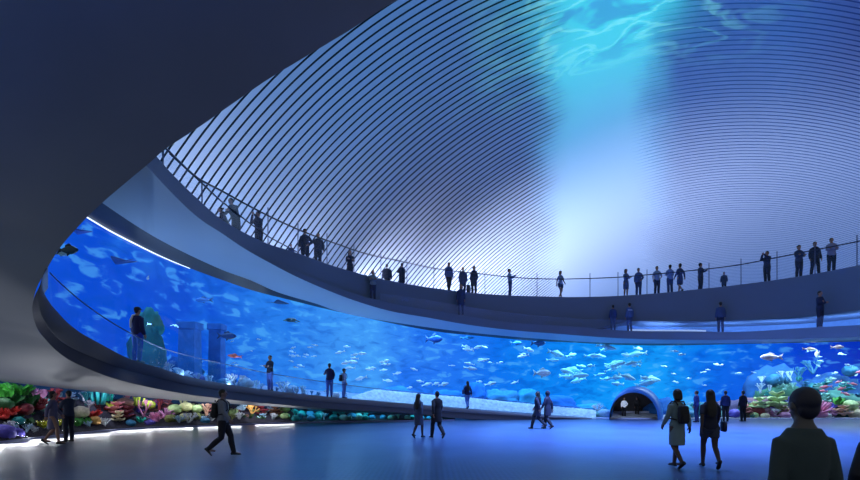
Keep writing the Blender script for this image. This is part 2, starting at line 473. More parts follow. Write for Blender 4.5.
mb = MB(); mb.tube([PZ(x, r1p(x)[0]+.08, bz(x)) for x in xx], .016, 6); rel(mb, bal); mb.build('handrail', mat('steel_blue_rail', (50, 80, 150), .4), bal)

# ------------------------------------------------------------------ shell wall at the left
SH = [ # inner edge (px,y,D) , outer (px,y,D)
((560,-70,9.9),(420,-260,6.6)),((470,-38,10.0),(330,-240,6.4)),((397,0,10.1),(230,-220,6.2)),((350,30,10.2),(150,-190,6.1)),((305,57,10.3),(60,-150,6.1)),((267,80,10.4),(-10,-110,6.2)),
((235,102,10.5),(-60,-70,6.3)),((202,125,10.65),(-90,-30,6.5)),((167,148,10.8),(-110,20,6.8)),((147,165,10.9),(-120,60,7.1)),((102,203,11.2),(-130,120,7.8)),
((75,230,11.5),(-135,170,8.4)),((57,252,11.75),(-138,210,9.0)),((43,276,11.9),(-140,250,9.6)),((36,290,12.0),(-140,285,10.3)),((32.5,310,12.3),(-138,315,11.0)),
((37,328,12.6),(-130,340,11.8)),((46,340,12.9),(-115,355,12.6)),((58,352,13.2),(-95,365,13.2)),((75,363,13.6),(-60,372,14.1)),((111,377.5,14.4),(-10,380,16.0)),((148,387,16.6),(70,389,19.3)),((190,394.5,18.3),(150,398,22.8)),
((233,400,20.6),(225,403.5,24.5)),((290,405.5,23.5),(290,407.7,26.1)),((347,409.8,25.7),(347,412,27.1)),((417,413.7,27.9),(417,414.8,28.1)),((455,418.5,28.7),(455,418.8,28.9))]
inn = catmull([P(*a) for a, b in SH], 6); outr = catmull([P(*b) for a, b in SH], 6)
rows = []
NR = 14
for k in range(NR+1):
    t = k/NR; row = []
    for i, (a, b) in enumerate(zip(inn, outr)):
        p = a.lerp(b, t)
        s_ = i/len(inn)
        amp = 1.1*sin(pi*t)*(1 if s_ < .62 else max(0, 1-(s_-.62)/.12))
        row.append(p+Vector((-.5, .2, .45))*amp)
    rows.append(row)
mb = MB(); mb.grid(rows)
# return edge giving the opening its thickness (upper sweep only)
n_up = 6*13
e0 = inn[:n_up]; e1_ = [p+Vector((-.22, .28, .10)) for p in e0]
mb.grid([e1_, e0])
o = mb.build('wall_left', M_shell); tag(o, kind='structure')

# ------------------------------------------------------------------ main aquarium
TB_tab = [(-60,16.0),(20,17.2),(87,19.0),(137,21.5),(225,27.2),(290,30.4),(347,32.6),(417,34.8),(540,36.2),(700,35.8),(860,35.5),(1010,35)]
def TB(x): return interp(TB_tab, x)
def zbed(x):
    if x < 592: return max(.0, ZR(x)-.05)
    return 0.0
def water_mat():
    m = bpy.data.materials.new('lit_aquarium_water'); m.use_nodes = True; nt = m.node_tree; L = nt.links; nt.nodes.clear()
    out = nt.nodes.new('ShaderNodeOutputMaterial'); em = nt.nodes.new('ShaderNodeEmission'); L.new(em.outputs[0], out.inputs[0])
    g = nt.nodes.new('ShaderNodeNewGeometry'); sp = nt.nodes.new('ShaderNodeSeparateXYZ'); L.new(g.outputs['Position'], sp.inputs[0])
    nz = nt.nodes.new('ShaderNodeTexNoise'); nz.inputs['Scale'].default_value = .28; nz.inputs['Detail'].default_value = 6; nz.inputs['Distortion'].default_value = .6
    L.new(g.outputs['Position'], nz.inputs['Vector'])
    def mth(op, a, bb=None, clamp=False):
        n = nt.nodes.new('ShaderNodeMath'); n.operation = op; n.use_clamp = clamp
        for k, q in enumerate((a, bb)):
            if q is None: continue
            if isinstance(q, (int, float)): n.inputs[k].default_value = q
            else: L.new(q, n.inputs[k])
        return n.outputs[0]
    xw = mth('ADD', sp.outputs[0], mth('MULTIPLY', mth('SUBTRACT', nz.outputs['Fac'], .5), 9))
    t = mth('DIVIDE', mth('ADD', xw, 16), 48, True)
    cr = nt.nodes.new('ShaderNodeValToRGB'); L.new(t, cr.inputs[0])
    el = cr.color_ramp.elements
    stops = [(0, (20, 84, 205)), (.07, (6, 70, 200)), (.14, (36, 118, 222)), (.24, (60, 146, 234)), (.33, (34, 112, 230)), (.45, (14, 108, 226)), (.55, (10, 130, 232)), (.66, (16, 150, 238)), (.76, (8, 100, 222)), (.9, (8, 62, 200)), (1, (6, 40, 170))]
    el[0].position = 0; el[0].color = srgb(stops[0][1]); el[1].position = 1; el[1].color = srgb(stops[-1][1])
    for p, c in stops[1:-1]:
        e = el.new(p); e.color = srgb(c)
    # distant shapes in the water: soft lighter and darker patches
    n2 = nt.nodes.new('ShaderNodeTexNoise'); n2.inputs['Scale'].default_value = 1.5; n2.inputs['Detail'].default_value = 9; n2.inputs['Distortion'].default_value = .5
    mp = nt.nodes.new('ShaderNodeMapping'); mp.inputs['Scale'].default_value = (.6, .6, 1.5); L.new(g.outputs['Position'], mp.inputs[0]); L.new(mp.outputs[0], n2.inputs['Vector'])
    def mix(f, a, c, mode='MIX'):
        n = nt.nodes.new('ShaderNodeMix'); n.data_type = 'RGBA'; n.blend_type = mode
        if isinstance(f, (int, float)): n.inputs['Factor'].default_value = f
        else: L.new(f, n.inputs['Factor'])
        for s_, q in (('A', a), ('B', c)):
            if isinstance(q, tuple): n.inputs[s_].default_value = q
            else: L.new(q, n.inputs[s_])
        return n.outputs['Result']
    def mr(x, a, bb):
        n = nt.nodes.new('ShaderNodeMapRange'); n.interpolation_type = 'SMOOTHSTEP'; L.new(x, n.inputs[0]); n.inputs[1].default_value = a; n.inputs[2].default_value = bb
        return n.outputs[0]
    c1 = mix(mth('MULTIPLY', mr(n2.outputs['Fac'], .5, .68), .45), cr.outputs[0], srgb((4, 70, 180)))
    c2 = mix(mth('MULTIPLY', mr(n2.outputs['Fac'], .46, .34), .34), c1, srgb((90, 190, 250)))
    L.new(c2, em.inputs[0]); em.inputs[1].default_value = 1.15  # glow of the lit water put into the backdrop as emission
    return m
XT = xs(10, 1000, 6)
mb = MB()
bk = [PZ(x, TB(x), zbed(x)-.6) for x in XT]
bt = [P(x, interp(G_tab, x)-6, TB(x)) for x in XT]
mb.grid([bt, bk]); tag(mb.build('wall_back', water_mat()), kind='structure')
mb = MB()
mb.grid([[P(x, interp(G_tab, x), DG(x)) for x in XT], [PZ(x, DG(x), zbed(x)-.3*(x < 592)) for x in XT]])
tag(mb.build('window_1', M_glass), kind='structure')
M_sand = mat('aquarium_sand', (150, 165, 185), .9, .25, 2.5, bump=.4)
mb = MB()
rows = []
for j in range(7):
    t = j/6
    rows.append([PZ(x, DG(x)+.05+(TB(x)-DG(x)-.05)*t, zbed(x)-.02+.35*t+(.12*noise.noise(Vector((x*.08, t*5, 0))) if 0 < j else 0)) for x in XT])
mb.grid(rows[::-1]); tag(mb.build('floor_aquarium', M_sand), kind='structure')

# plinth under the window at the right
mb = MB(); xx = xs(596, 1000, 8)
a = [PZ(x, DG(x)-.22, .0) for x in xx]; b = [PZ(x, DG(x)-.22, .07) for x in xx]; c = [PZ(x, DG(x)-.02, .07) for x in xx]
mb.grid([c, b, a]); tag(mb.build('trim_2', mat('pale_plinth', (200, 205, 235), .4)), kind='structure')

# ------------------------------------------------------------------ coral tank (lower left)
F_tab = [(-120,457),(-60,450),(0,443),(50,437),(120,430),(215,426),(280,423.5),(420,421),(467,420.2)]
T_tab = [(-120,368),(-60,374),(0,380.5),(50,386.7),(100,393),(140,396.7),(217,402.5),(290,407.7),(347,411.8),(417,414.5),(455,418.5)]
def YF(x): return interp(F_tab, x)
def YT(x): return interp(T_tab, x)
def DF(x): return 815/(YF(x)-392)
XC = xs(-70, 455, 6)
def ZT(x): return EYE+(HY-YT(x))/F*DF(x)
mb = MB(); mb.grid([[PZ(x, DF(x), ZT(x)) for x in XC], [PZ(x, DF(x), .0) for x in XC]]); tag(mb.build('window_2', glass('coral_glass', (.95, .98, 1), .03)), kind='structure')
mb = MB(); mb.grid([[PZ(x, DF(x)+2.2, ZT(x)+.35) for x in XC], [PZ(x, DF(x)+2.2, 0) for x in XC]])
obp = mb.build('wall_coral', mat('deep_water_back', (14, 34, 60), .6, .3, 1.5, emis=(8, 60, 100), es=.35)); tag(obp, kind='structure')
mb = MB()
rows = []
for j in range(15):
    t = j/14
    rows.append([PZ(x, DF(x)+.06+2.0*t, .03+ZT(x)*.8*t**1.1+.28*min(1, ZT(x))*t*noise.noise(Vector((x*.09, t*6, 3)))+.1*noise.noise(Vector((x*.3, t*13, 8)))*min(1, ZT(x))) for x in xs(-70, 455, 2.5)])
mb.grid(rows[::-1]); tag(mb.build('floor_coral', mat('dark_reef_rock', (34, 30, 46), .9, .6, 3, bump=.6)), kind='structure')
mb = MB(); xx = xs(-70, 455, 6)
mb.grid([[PZ(x, DF(x)-.02, .06) for x in xx], [PZ(x, DF(x)-.16, .06) for x in xx], [PZ(x, DF(x)-.16, .0) for x in xx]])
tag(mb.build('trim_3', mat('violet_plinth', (120, 125, 175), .4)), kind='structure')

# ------------------------------------------------------------------ corals
def c_brain(seed):
    mb = MB(); rnd = Vector((seed*3.1, seed*1.7, 0))
    mb.ell((0, 0, .28), (.5, .42, .36), 26, 14, fn=lambda n: 1+.10*noise.noise(n*2+rnd)+.07*sin(9*(n.x+noise.noise(n*3+rnd)*.7)+7*n.z))
    return mb.mesh('coral')
def c_branch(seed, planar=False, base=.06, dep=4):
    r = random.Random(seed); mb = MB()
    def go(p, d, L, rad, k):
        q = p+d*L*.5+Vector((r.uniform(-.06, .06), 0 if planar else r.uniform(-.06, .06), .02))*L*2; e = q+d*L*.5
        mb.tube([p, q, e], [rad, rad*.88, rad*.75], 5)
        if k == 0: return
        for _ in range(r.choice((2, 3)) if k > 1 else 2):
            nd = (d+Vector((r.uniform(-1, 1), r.uniform(-.1, .1) if planar else r.uniform(-1, 1), r.uniform(-.1, .5)))*.75).normalized()
            go(e, nd, L*.74, rad*.74, k-1)
    for _ in range(2 if planar else 3):
        go(Vector((r.uniform(-.1, .1), r.uniform(-.05, .05), 0)), Vector((r.uniform(-.7, .7), 0 if planar else r.uniform(-.6, .6), 1)).normalized(), .3, base, dep-1)
    return mb.mesh('coral')
def c_tubes(seed):
    r = random.Random(seed); mb = MB()
    for _ in range(7):
        x, y = r.uniform(-.28, .28), r.uniform(-.2, .2); h = r.uniform(.4, 1.0); ra = r.uniform(.06, .1)
        tip = Vector((x*1.6, y*1.6, h)); rings = []
        for t, q in ((0, .8), (.5, .95), (.9, 1.15), (1, 1.2), (1, .8), (.8, .7)):
            c = Vector((x, y, 0)).lerp(tip, t); rings.append([(c.x+ra*q*cos(2*pi*k/9), c.y+ra*q*sin(2*pi*k/9), c.z) for k in range(9)])
        mb.rings(rings)
    return mb.mesh('coral')
def c_plate(seed):
    r = random.Random(seed); mb = MB()
    for j in range(3):
        zc = .15+.22*j; R = .5-.1*j; cx, cy = r.uniform(-.1, .1), r.uniform(-.08, .08)
        def ringf(rr, dz): return [(cx+rr*R*cos(2*pi*k/24)*(1+.12*sin(5*k*2*pi/24+j)), cy+rr*R*.8*sin(2*pi*k/24), zc+dz+.05*rr*sin(k*2*pi/24*4+j)) for k in range(24)]
        mb.rings([ringf(.12, -.15), ringf(.3, -.04), ringf(.95, .06), ringf(1, .1), ringf(.9, .11), ringf(.2, .04)])
    return mb.mesh('coral')
def c_anem(seed):
    r = random.Random(seed); mb = MB(); mb.ell((0, 0, .12), (.3, .26, .16), 14, 7)
    for _ in range(46):
        a = r.uniform(0, 2*pi); e = r.uniform(.15, 1.35); d = Vector((cos(a)*sin(e), sin(a)*sin(e)*.9, cos(e)))
        p = Vector((0, 0, .12))+Vector((d.x*.22, d.y*.2, d.z*.14)); L = r.uniform(.22, .38)
        mb.tube([p, p+d*L*.5+Vector((0, 0, .03)), p+d*L+Vector((r.uniform(-.05, .05), 0, .04))], [.03, .026, .03], 5)
    return mb.mesh('coral')
def c_leaf(seed):
    r = random.Random(seed); mb = MB()
    for j in range(9):
        a = r.uniform(0, 2*pi); d = Vector((cos(a), sin(a)*.8, 0)); s_ = Vector((-d.y, d.x, 0)); base = d*r.uniform(.0, .22); h = r.uniform(.35, .6); w = r.uniform(.2, .32)
        rows = []
        for i in range(6):
            t = i/5; row = []
            for k in range(9):
                u = k/4-1
                row.append(base+d*(.25*t*t+.05*sin(k*2.4+j)*t)+s_*(u*w*sqrt(max(.05, sin(pi*(.12+.8*t)))))+Vector((0, 0, h*t*(1-.25*u*u))))
            rows.append(row)
        mb.grid(rows); back = [[p-d*.03 for p in rw] for rw in rows][::-1]; mb.grid(back)
    return mb.mesh('coral')
KINDS = {'brain': (c_brain, 'brain_coral', 'mounded brain coral'), 'branch': (c_branch, 'branching_coral', 'branching coral'), 'tube': (c_tubes, 'tube_sponge', 'upright tube sponge'),
         'plate': (c_plate, 'plate_coral', 'layered plate coral'), 'anem': (c_anem, 'sea_anemone', 'bushy sea anemone'), 'leaf': (c_leaf, 'lettuce_coral', 'ruffled leafy coral'),
         'fan': (lambda s: c_branch(s, True, .05, 5), 'sea_fan', 'flat sea fan')}
LIB = {}
used = {}
def coral(kind, seed, loc, size, rgb, cname, where, rz=None, emis=0):
    key = (kind, seed % 3)
    if key not in LIB:
        LIB[key] = KINDS[kind][0](seed % 3+1)
    me = LIB[key]
    if not me.materials: me.materials.append(mat('coral_skin', (128, 128, 128)))
    o = bpy.data.objects.new(KINDS[kind][1], me); COL.objects.link(o)
    o.material_slots[0].link = 'OBJECT'; o.material_slots[0].material = mat('coral_'+cname.replace(' ', '_'), rgb, .6, .35, 9)
    o.location = loc; o.scale = (size, size, size); o.rotation_euler = (0, 0, random.uniform(0, 6.28) if rz is None else rz)
    lab = cname+' '+KINDS[kind][2]+' '+where
    tag(o, lab, 'sponge' if kind == 'tube' else 'anemone' if kind == 'anem' else 'coral')
    used.setdefault(lab, []).append(o)
    return o
CC = {'green': (70, 170, 60), 'dark green': (20, 80, 30), 'red': (225, 50, 40), 'mauve': (190, 130, 170), 'maroon': (120, 30, 40), 'pale teal': (130, 190, 180), 'yellow': (235, 225, 50),
 'purple': (100, 85, 190), 'white': (235, 240, 250), 'pale blue': (170, 200, 235), 'beige': (225, 200, 160), 'orange': (240, 160, 80), 'teal': (20, 140, 140), 'bright turquoise': (30, 200, 170), 'lime': (180, 200, 60),
 'pink brown': (190, 110, 110), 'brown': (120, 80, 60), 'pink': (250, 140, 175), 'pale green': (170, 195, 130), 'olive': (130, 135, 70), 'peach': (235, 170, 140), 'pale yellow': (225, 220, 150), 'sea blue': (40, 120, 160)}
KEYS = [(6,388,'leaf','green',20),(22,387,'leaf','green',18),(14,398,'leaf','dark green',18),(30,399,'leaf','dark green',16),(3,403,'brain','dark green',14),(4,413,'anem','red',13),(12,410,'anem','red',11),(33,395,'branch','mauve',13),(24,408,'brain','maroon',13),
(40,402,'anem','maroon',16),(45,407,'brain','pale teal',8),(57,398,'branch','maroon',17),(64,404,'plate','maroon',14),(43,423,'leaf','yellow',13),(58,421,'leaf','yellow',10),(3,437,'brain','purple',18),(16,437,'brain','purple',12),(11,429,'branch','white',14),(22,431,'branch','pale blue',14),
(32,432,'branch','white',10),(29,421,'leaf','dark green',12),(18,420,'brain','teal',9),(75,421,'leaf','green',13),(85,420,'leaf','green',11),(80,411,'brain','beige',13),(93,412,'leaf','red',13),(95,420,'brain','orange',10),
(104,426,'branch','white',12),(90,428,'branch','pale blue',10),(85,399,'branch','teal',13),(98,398,'tube','teal',15),(89,405,'branch','white',9),(109,396,'tube','bright turquoise',11),(111,404,'leaf','lime',9),(116,409,'plate','pink brown',15),(127,413,'plate','maroon',15),
(125,402,'brain','brown',12),(138,402,'tube','lime',9),(118,417,'plate','beige',13),(141,419,'leaf','bright turquoise',9),(145,410,'fan','pink',15),(155,417,'anem','pink',13),(166,413,'anem','mauve',13),(150,404,'brain','lime',9),(160,405,'branch','maroon',11),
(175,408,'brain','pale green',10),(186,406,'brain','pale yellow',10),(197,408,'brain','pale green',9),(171,418,'brain','olive',10),(184,417,'brain','pale yellow',10),(197,416,'leaf','olive',10),(190,423,'branch','white',13),(178,425,'branch','pale blue',10),(206,411,'branch','peach',13),(213,418,'branch','white',10),
(214,409,'plate','pink brown',10),(224,412,'branch','beige',10),(233,411,'leaf','pale green',10),(239,419,'branch','white',11),(250,413,'fan','orange',11),(244,406,'branch','pale blue',9),(262,411,'plate','maroon',11),(260,418,'leaf','dark green',9),(275,411,'plate','brown',11),
(272,419,'branch','white',9),(285,416,'brain','pale green',8),(66,425,'leaf','teal',9),(130,424,'brain','sea blue',9),(205,421,'brain','sea blue',8),(150,425,'brain','purple',8),(48,431,'branch','pale blue',9)]
def where_coral(px, y):
    v = (YF(px)-y)/(YF(px)-YT(px))
    lv = 'high' if v > .66 else 'midway' if v > .33 else 'low'
    z = 'at the left edge of the coral tank' if px < 25 else 'in the coral tank left of the couple' if px < 46 else 'in the coral tank behind the couple' if px < 72 else 'in the coral tank just right of the couple' if px < 112 else 'in the coral tank between couple and backpacker' if px < 165 else 'in the coral tank left of the backpacker' if px < 214 else 'in the coral tank behind the backpacker' if px < 236 else 'in the coral tank right of the backpacker'
    return lv+' '+z
for i, (px, y, kd, cn, sp) in enumerate(KEYS):
    v = (YF(px)-y)/(YF(px)-YT(px)); D = DF(px)+.45+1.3*max(0, v-.15)
    size = sp/F*D*1.28
    p = P(px, y, D); z = max(p.z-size*.35, .06)
    coral(kd, i, (p.x, p.y, z), size, CC[cn], cn, where_coral(px, y))
FILL = [(30, ('dark green', 'maroon', 'green', 'dark green', 'purple')), (72, ('maroon', 'mauve', 'teal', 'pale blue')), (112, ('maroon', 'red', 'teal', 'white', 'dark green')), (165, ('maroon', 'pink brown', 'purple', 'pink', 'brown')), (214, ('olive', 'pale green', 'pale yellow', 'pale blue', 'olive')), (290, ('brown', 'maroon', 'dark green', 'pale blue', 'olive'))]
rf = random.Random(3)
for i in range(84):
    px = -8+298*(i/84)+rf.uniform(-2, 2); cols = next(c for a, c in FILL if px <= a+6); cn = rf.choice(cols); v = (.1, .55, .85, .35)[i % 4]+rf.uniform(-.06, .08)
    y = YF(px)-v*(YF(px)-YT(px)); D = DF(px)+.75+1.25*v; sp = rf.uniform(8, 12)*(1.15 if px < 60 else .9); kd = rf.choice(('branch', 'anem', 'leaf', 'plate', 'fan', 'branch', 'brain'))
    p = P(px, y, D); coral(kd, i, (p.x, p.y, max(.05, p.z-sp/F*D*.45)), sp/F*D*1.2, CC[cn], cn, where_coral(px, y))
px = 294; i = 0
while px < 440:
    hT = YF(px)-YT(px)
    for v in ((.2, .7) if hT > 9 else (.35,)):
        D = DF(px)+.4+v*.9; y = YF(px)-hT*v; sp = min(9, hT*.8)+1
        kd = random.choice(('branch', 'brain', 'branch', 'leaf', 'brain')); cn = random.choice(('teal', 'sea blue', 'pale blue', 'pale teal', 'teal'))
        size = sp/F*D; p = P(px+random.uniform(-2, 2), y, D)
        coral(kd, i, (p.x, p.y, max(.05, p.z-size*.4)), size, CC[cn], cn, 'in the coral tank tail '+('below two ramp watchers' if px < 350 else 'left of the black coat' if px < 428 else 'right of the black coat'))
        i += 1
    px += 8

# ------------------------------------------------------------------ rocks
def rock_mesh(seed, fl=.3):
    mb = MB(); q = Vector((seed*5.3, seed*2.1, seed))
    mb.ell((0, 0, .35), (.6, .5, .6), 36, 22, fn=lambda n: 1+.35*noise.noise(n*1.4+q)+.16*noise.noise(n*4+q)+.06*noise.noise(n*10+q))
    return mb.mesh('rock')
def rock(px, D, z, sx, sz, rgb, cn, where, seed, sy=None, name='reef_rock'):
    me = rock_mesh(seed)
    o = link(name, me, mat('rock_'+cn.replace(' ', '_'), rgb, .9, .5, 2.2, bump=.5))
    p = PZ(px, D, z); o.location = p; o.scale = (sx, sy or min(sx*.7, 1.6), sz)
    tag(o, cn+' '+where, 'rock'); return o
RR = [ (691,32.0,0,1.6,.75,(60,140,160),'turquoise blue','reef rock low right of the tunnel'),(700,32.4,0,2.2,1.05,(50,110,140),'blue green','reef rock behind the long-haired woman'),(735,32.3,0,2.4,1.2,(80,75,110),'violet brown','reef rock behind the two men in dark suits'),
 (762,32.2,0,2.6,1.35,(110,85,100),'pinkish brown','reef rock right of the two men in dark suits'),(780,33.2,0,2.8,2.3,(50,110,90),'mossy green','reef rock rising behind the large head'),(775,34.2,.5,3.2,3.0,(30,95,160),'pale blue','reef rock furthest back behind the large head'),
 (815,32.0,0,2.2,1.0,(90,80,90),'grey brown','reef rock under the pink coral'),(842,32.4,0,2.6,1.75,(60,120,110),'sea green','reef rock right of the pink coral'),(868,31.8,0,2.4,1.4,(110,120,100),'greenish tan','reef rock at the right picture edge'),(830,34.4,.4,3.4,2.6,(30,90,150),'deep blue','reef rock far back near the right edge'),
 (662,33.9,0,2.0,1.2,(20,90,160),'dim blue','reef rock far behind the tunnel')]
for i, (px, D, z, sx, sz, c, cn, wh) in enumerate(RR): rock(px, D, z, sx, sz, c, cn, wh, i+1)
rock(146, 19.3, ZR(146)-.2, 1.1, 2.1, (16, 92, 92), 'dark green', 'algae covered rock pillar behind the man on the ramp', 21)
rock(150, 19.6, ZR(146)+1.3, .8, 1.2, (20, 110, 105), 'dark teal', 'algae covered rock on top of the pillar behind the ramp man', 22, name='algae_rock')
rock(182, 23.2, zbed(182)-.1, 1.6, 1.1, (20, 80, 150), 'dim blue', 'rock on the aquarium bed right of the ramp man', 23)
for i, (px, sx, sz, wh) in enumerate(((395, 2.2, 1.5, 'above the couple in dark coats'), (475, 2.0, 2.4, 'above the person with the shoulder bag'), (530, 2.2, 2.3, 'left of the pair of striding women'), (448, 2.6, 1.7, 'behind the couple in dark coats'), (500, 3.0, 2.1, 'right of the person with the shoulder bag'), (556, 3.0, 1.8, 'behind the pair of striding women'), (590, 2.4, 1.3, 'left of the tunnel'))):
    rock(px, 33.3, zbed(px)+.1, sx*.8, sz*.62, ((60, 150, 215), (30, 120, 200), (50, 160, 215), (36, 130, 205))[i % 4], 'blue shaded', 'reef mound far back '+wh, 30+i)  # mound colours pulled towards the water blue, as painted water haze
WR = [(818,30.85,'anem','pink',30,410),(829,31.5,'anem','mauve',14,413),(778,31.2,'plate','pale green',24,399),(760,31.0,'plate','pale green',18,403),(795,31.3,'plate','peach',18,413),(775,30.9,'branch','white',12,415),(754,30.9,'brain','pale green',9,416),
 (850,31.2,'brain','pale green',16,404),(838,31.0,'leaf','green',14,399),(857,30.9,'brain','beige',14,415),(842,30.9,'plate','peach',15,410),(800,32.8,'branch','sea blue',18,374),(775,33.0,'brain','sea blue',16,378),(790,33.0,'branch','sea blue',18,382),(760,32.6,'branch','pale blue',12,388),(783,32.6,'anem','pale teal',12,386),
 (735,31.0,'brain','purple',12,412),(745,31.0,'plate','pink brown',14,409),(757,31.2,'brain','maroon',14,409),(722,31.0,'branch','pale teal',13,410),(677,30.9,'branch','bright turquoise',14,408),(683,30.8,'branch','pale teal',12,413),(600,31.9,'branch','white',14,409),(604,31.8,'brain','pale blue',13,414),(597,31.9,'brain','pale teal',9,415),
 (700,31.4,'branch','teal',16,408),(690,31.2,'brain','sea blue',12,413),(827,30.8,'brain','white',8,417),(785,30.7,'brain','mauve',10,417),(765,30.7,'brain','beige',8,417),(812,33.2,'branch','sea blue',18,366),(850,33.4,'brain','sea blue',16,369),(845,32.4,'plate','teal',14,386),(806,32.6,'anem','sea blue',13,388),(858,32.2,'leaf','sea blue',12,394),(824,32.0,'plate','pale teal',15,398),(818,33,'leaf','teal',20,385)]  # far corals coloured blue for the haze of water before them
def where_main(px, y):
    r = ('beside the tunnel mouth' if px < 680 else 'behind the long-haired woman' if px < 720 else 'beside the suited men' if px < 765 else 'left of the large head' if px < 792 else 'right behind the large head' if px < 822 else 'near the right picture edge')
    return ('high on the reef ' if y < 390 else 'halfway up the reef ' if y < 406 else 'low on the reef ')+r
for i, (px, D, kd, cn, sp, y) in enumerate(WR):
    size = sp/F*D; p = P(px, y, D)
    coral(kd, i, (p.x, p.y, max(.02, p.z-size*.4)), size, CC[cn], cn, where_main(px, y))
BR = [(66,'branch','white',.3),(76,'branch','pale blue',.35),(90,'brain','sea blue',.35),(108,'branch','pale blue',.35),(126,'brain','pale blue',.3),(160,'branch','white',.6),(168,'branch','pale blue',.55),(176,'brain','pale blue',.6),(188,'branch','pale blue',.5),(199,'brain','purple',.5),(210,'branch','pale blue',.5),(222,'brain','sea blue',.5),
 (230,'branch','white',.75),(238,'branch','white',.8),(246,'brain','pale blue',.8),(256,'branch','pale blue',.6),(283,'branch','pale blue',.8),(292,'brain','pale blue',.7),(302,'branch','pale blue',.6)]
for i, (px, kd, cn, s_) in enumerate(BR):
    D = DG(px)+.5+.3*(i % 2)
    coral(kd, i+5, PZ(px, D, zbed(px)), s_, CC[cn], cn, 'on the aquarium bed '+('left of the white-scarfed man' if px < 130 else 'right of the white-scarfed man' if px < 182 else 'left of the watcher with folded arms' if px < 262 else 'right of the watcher with folded arms'))
rb = random.Random(11)
for i in range(62):
    px = 742+i*1.95+rb.uniform(-3, 3); v = rb.random(); up = i % 3 == 0 and 760 < px < 850
    y = rb.uniform(372, 394) if up else 417-v*16; D = (32.4 if up else 30.75+v*1.0)
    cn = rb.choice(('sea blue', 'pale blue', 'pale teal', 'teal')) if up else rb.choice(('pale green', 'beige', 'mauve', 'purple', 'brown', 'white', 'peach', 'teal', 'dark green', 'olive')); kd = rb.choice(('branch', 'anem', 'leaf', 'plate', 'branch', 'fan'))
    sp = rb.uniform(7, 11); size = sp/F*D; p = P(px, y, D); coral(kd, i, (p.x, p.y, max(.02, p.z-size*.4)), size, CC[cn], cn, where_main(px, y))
for i in range(34):
    px = 62+i*8.6+rb.uniform(-2, 2); D = DG(px)+.35+rb.uniform(0, .9); kd = rb.choice(('branch', 'branch', 'branch', 'brain', 'plate')); cn = rb.choice(('white', 'pale blue', 'pale blue', 'sea blue'))
    coral(kd, i, PZ(px, D, zbed(px)), rb.uniform(.3, .55)*(1 if px > 140 else .7), CC[cn], cn, 'on the aquarium bed '+('left of the white-scarfed man' if px < 130 else 'right of the white-scarfed man' if px < 182 else 'left of the watcher with folded arms' if px < 262 else 'right of the watcher with folded arms'))
for lab, os_ in used.items():
    if len(os_) > 1:
        for o in os_: o['group'] = lab[:60]
# pale bank standing in for a white reflection in the ramp's balustrade glass
mb = MB(); rows = []
for j in range(7):
    t = j/6; row = []
    for x in xs(352, 596, 1.5):
        f = min(1, (x-350)/25); top = EYE+(HY-interp(H_tab, x)-1.0)/F*(DG(x)+.8)
        top = ZR(x)+(top-ZR(x))*f
        z = zbed(x)-.1+(top-zbed(x)+.1)*min(1, t*1.6)+.05*noise.noise(Vector((x*.45, t*9, 1)))+.03*noise.noise(Vector((x*1.6, t*22, 5)))
        row.append(PZ(x, DG(x)+.12+1.2*t, z))
    rows.append(row)
mb.grid(rows[::-1])
tag(mb.build('reflection_bank', mat('pale_reflection', (225, 230, 235), .85, .45, 5, bump=.8, coords='Object')), 'white balustrade reflection built as a bank above the low end of the ramp', 'reflection', kind='stuff')

# ------------------------------------------------------------------ fish
def fish_meshes():
    b = MB(); prof = [(-.42, .03, .05), (-.3, .05, .1), (-.1, .085, .17), (.12, .1, .2), (.3, .08, .155), (.42, .05, .09), (.5, .015, .02)]
    b.rings([[(x, ry*cos(2*pi*k/12), rz*sin(2*pi*k/12)) for k in range(12)] for x, ry, rz in prof])
    t = MB()
    def fin(mb, out, th=.012):
        a = mb.ring([(x, -th, z) for x, z in out]); c = mb.ring([(x, th, z) for x, z in out]); mb.face(a); mb.face(c[::-1]); mb.skin(c, a)
    fin(t, [(-.38, -.03), (-.66, -.2), (-.56, 0), (-.66, .2), (-.38, .03)])
    d = MB(); fin(d, [(.2, .16), (.0, .3), (-.22, .2), (-.2, .1), (.1, .15)])
    p = MB(); fin(p, [(.1, -.14), (-.1, -.28), (-.12, -.12)])
    e = MB(); e.ell((.37, .055, .03), (.02, .012, .02), 8, 5); e.ell((.37, -.055, .03), (.02, .012, .02), 8, 5)
    return b, t, d, p, e
fb, ft, fd, fp, fe = fish_meshes()
allm = MB()
for q in (fb, ft, fd, fp):
    off = len(allm.v); allm.v += q.v; allm.f += [tuple(i+off for i in f) for f in q.f]; allm.m += q.m
FISH = allm.mesh('fish', True)
FISH.materials.append(mat('fish_skin', (200, 220, 240)))
def school(n, box, cn, rgb, label, group, Lr=(.28, .5), dd=(.5, 3.2), pts=None):
    m = mat('fish_'+cn, rgb, .35, .1, emis=None)
    for k in range(n):
        if pts: px, py = pts[k]
        else: px, py = random.uniform(box[0], box[2]), random.uniform(box[1], box[3])
        D = DG(px)+random.uniform(*dd); L = random.uniform(*Lr)
        o = bpy.data.objects.new('fish', FISH); COL.objects.link(o); o.material_slots[0].link = 'OBJECT'; o.material_slots[0].material = m
        o.location = P(px, py, D); o.scale = (L, L, L*random.uniform(.55, .85)); o.rotation_euler = (0, random.uniform(-.3, .3), random.choice((0, pi))+random.uniform(-.5, .5))
        tag(o, label, 'fish', group)
school(9, (388, 352, 455, 388), 'silver', (210, 232, 250), 'small silvery blue fish in the water above the couple in dark coats', 'silvery fish above the couple in dark coats', Lr=(.35, .75), dd=(.4, 1.6))
school(16, (330, 345, 388, 380), 'silver', (210, 232, 250), 'small silvery blue fish in the water right of the two ramp watchers', 'silvery fish right of the two ramp watchers', Lr=(.35, .75), dd=(.4, 1.6))
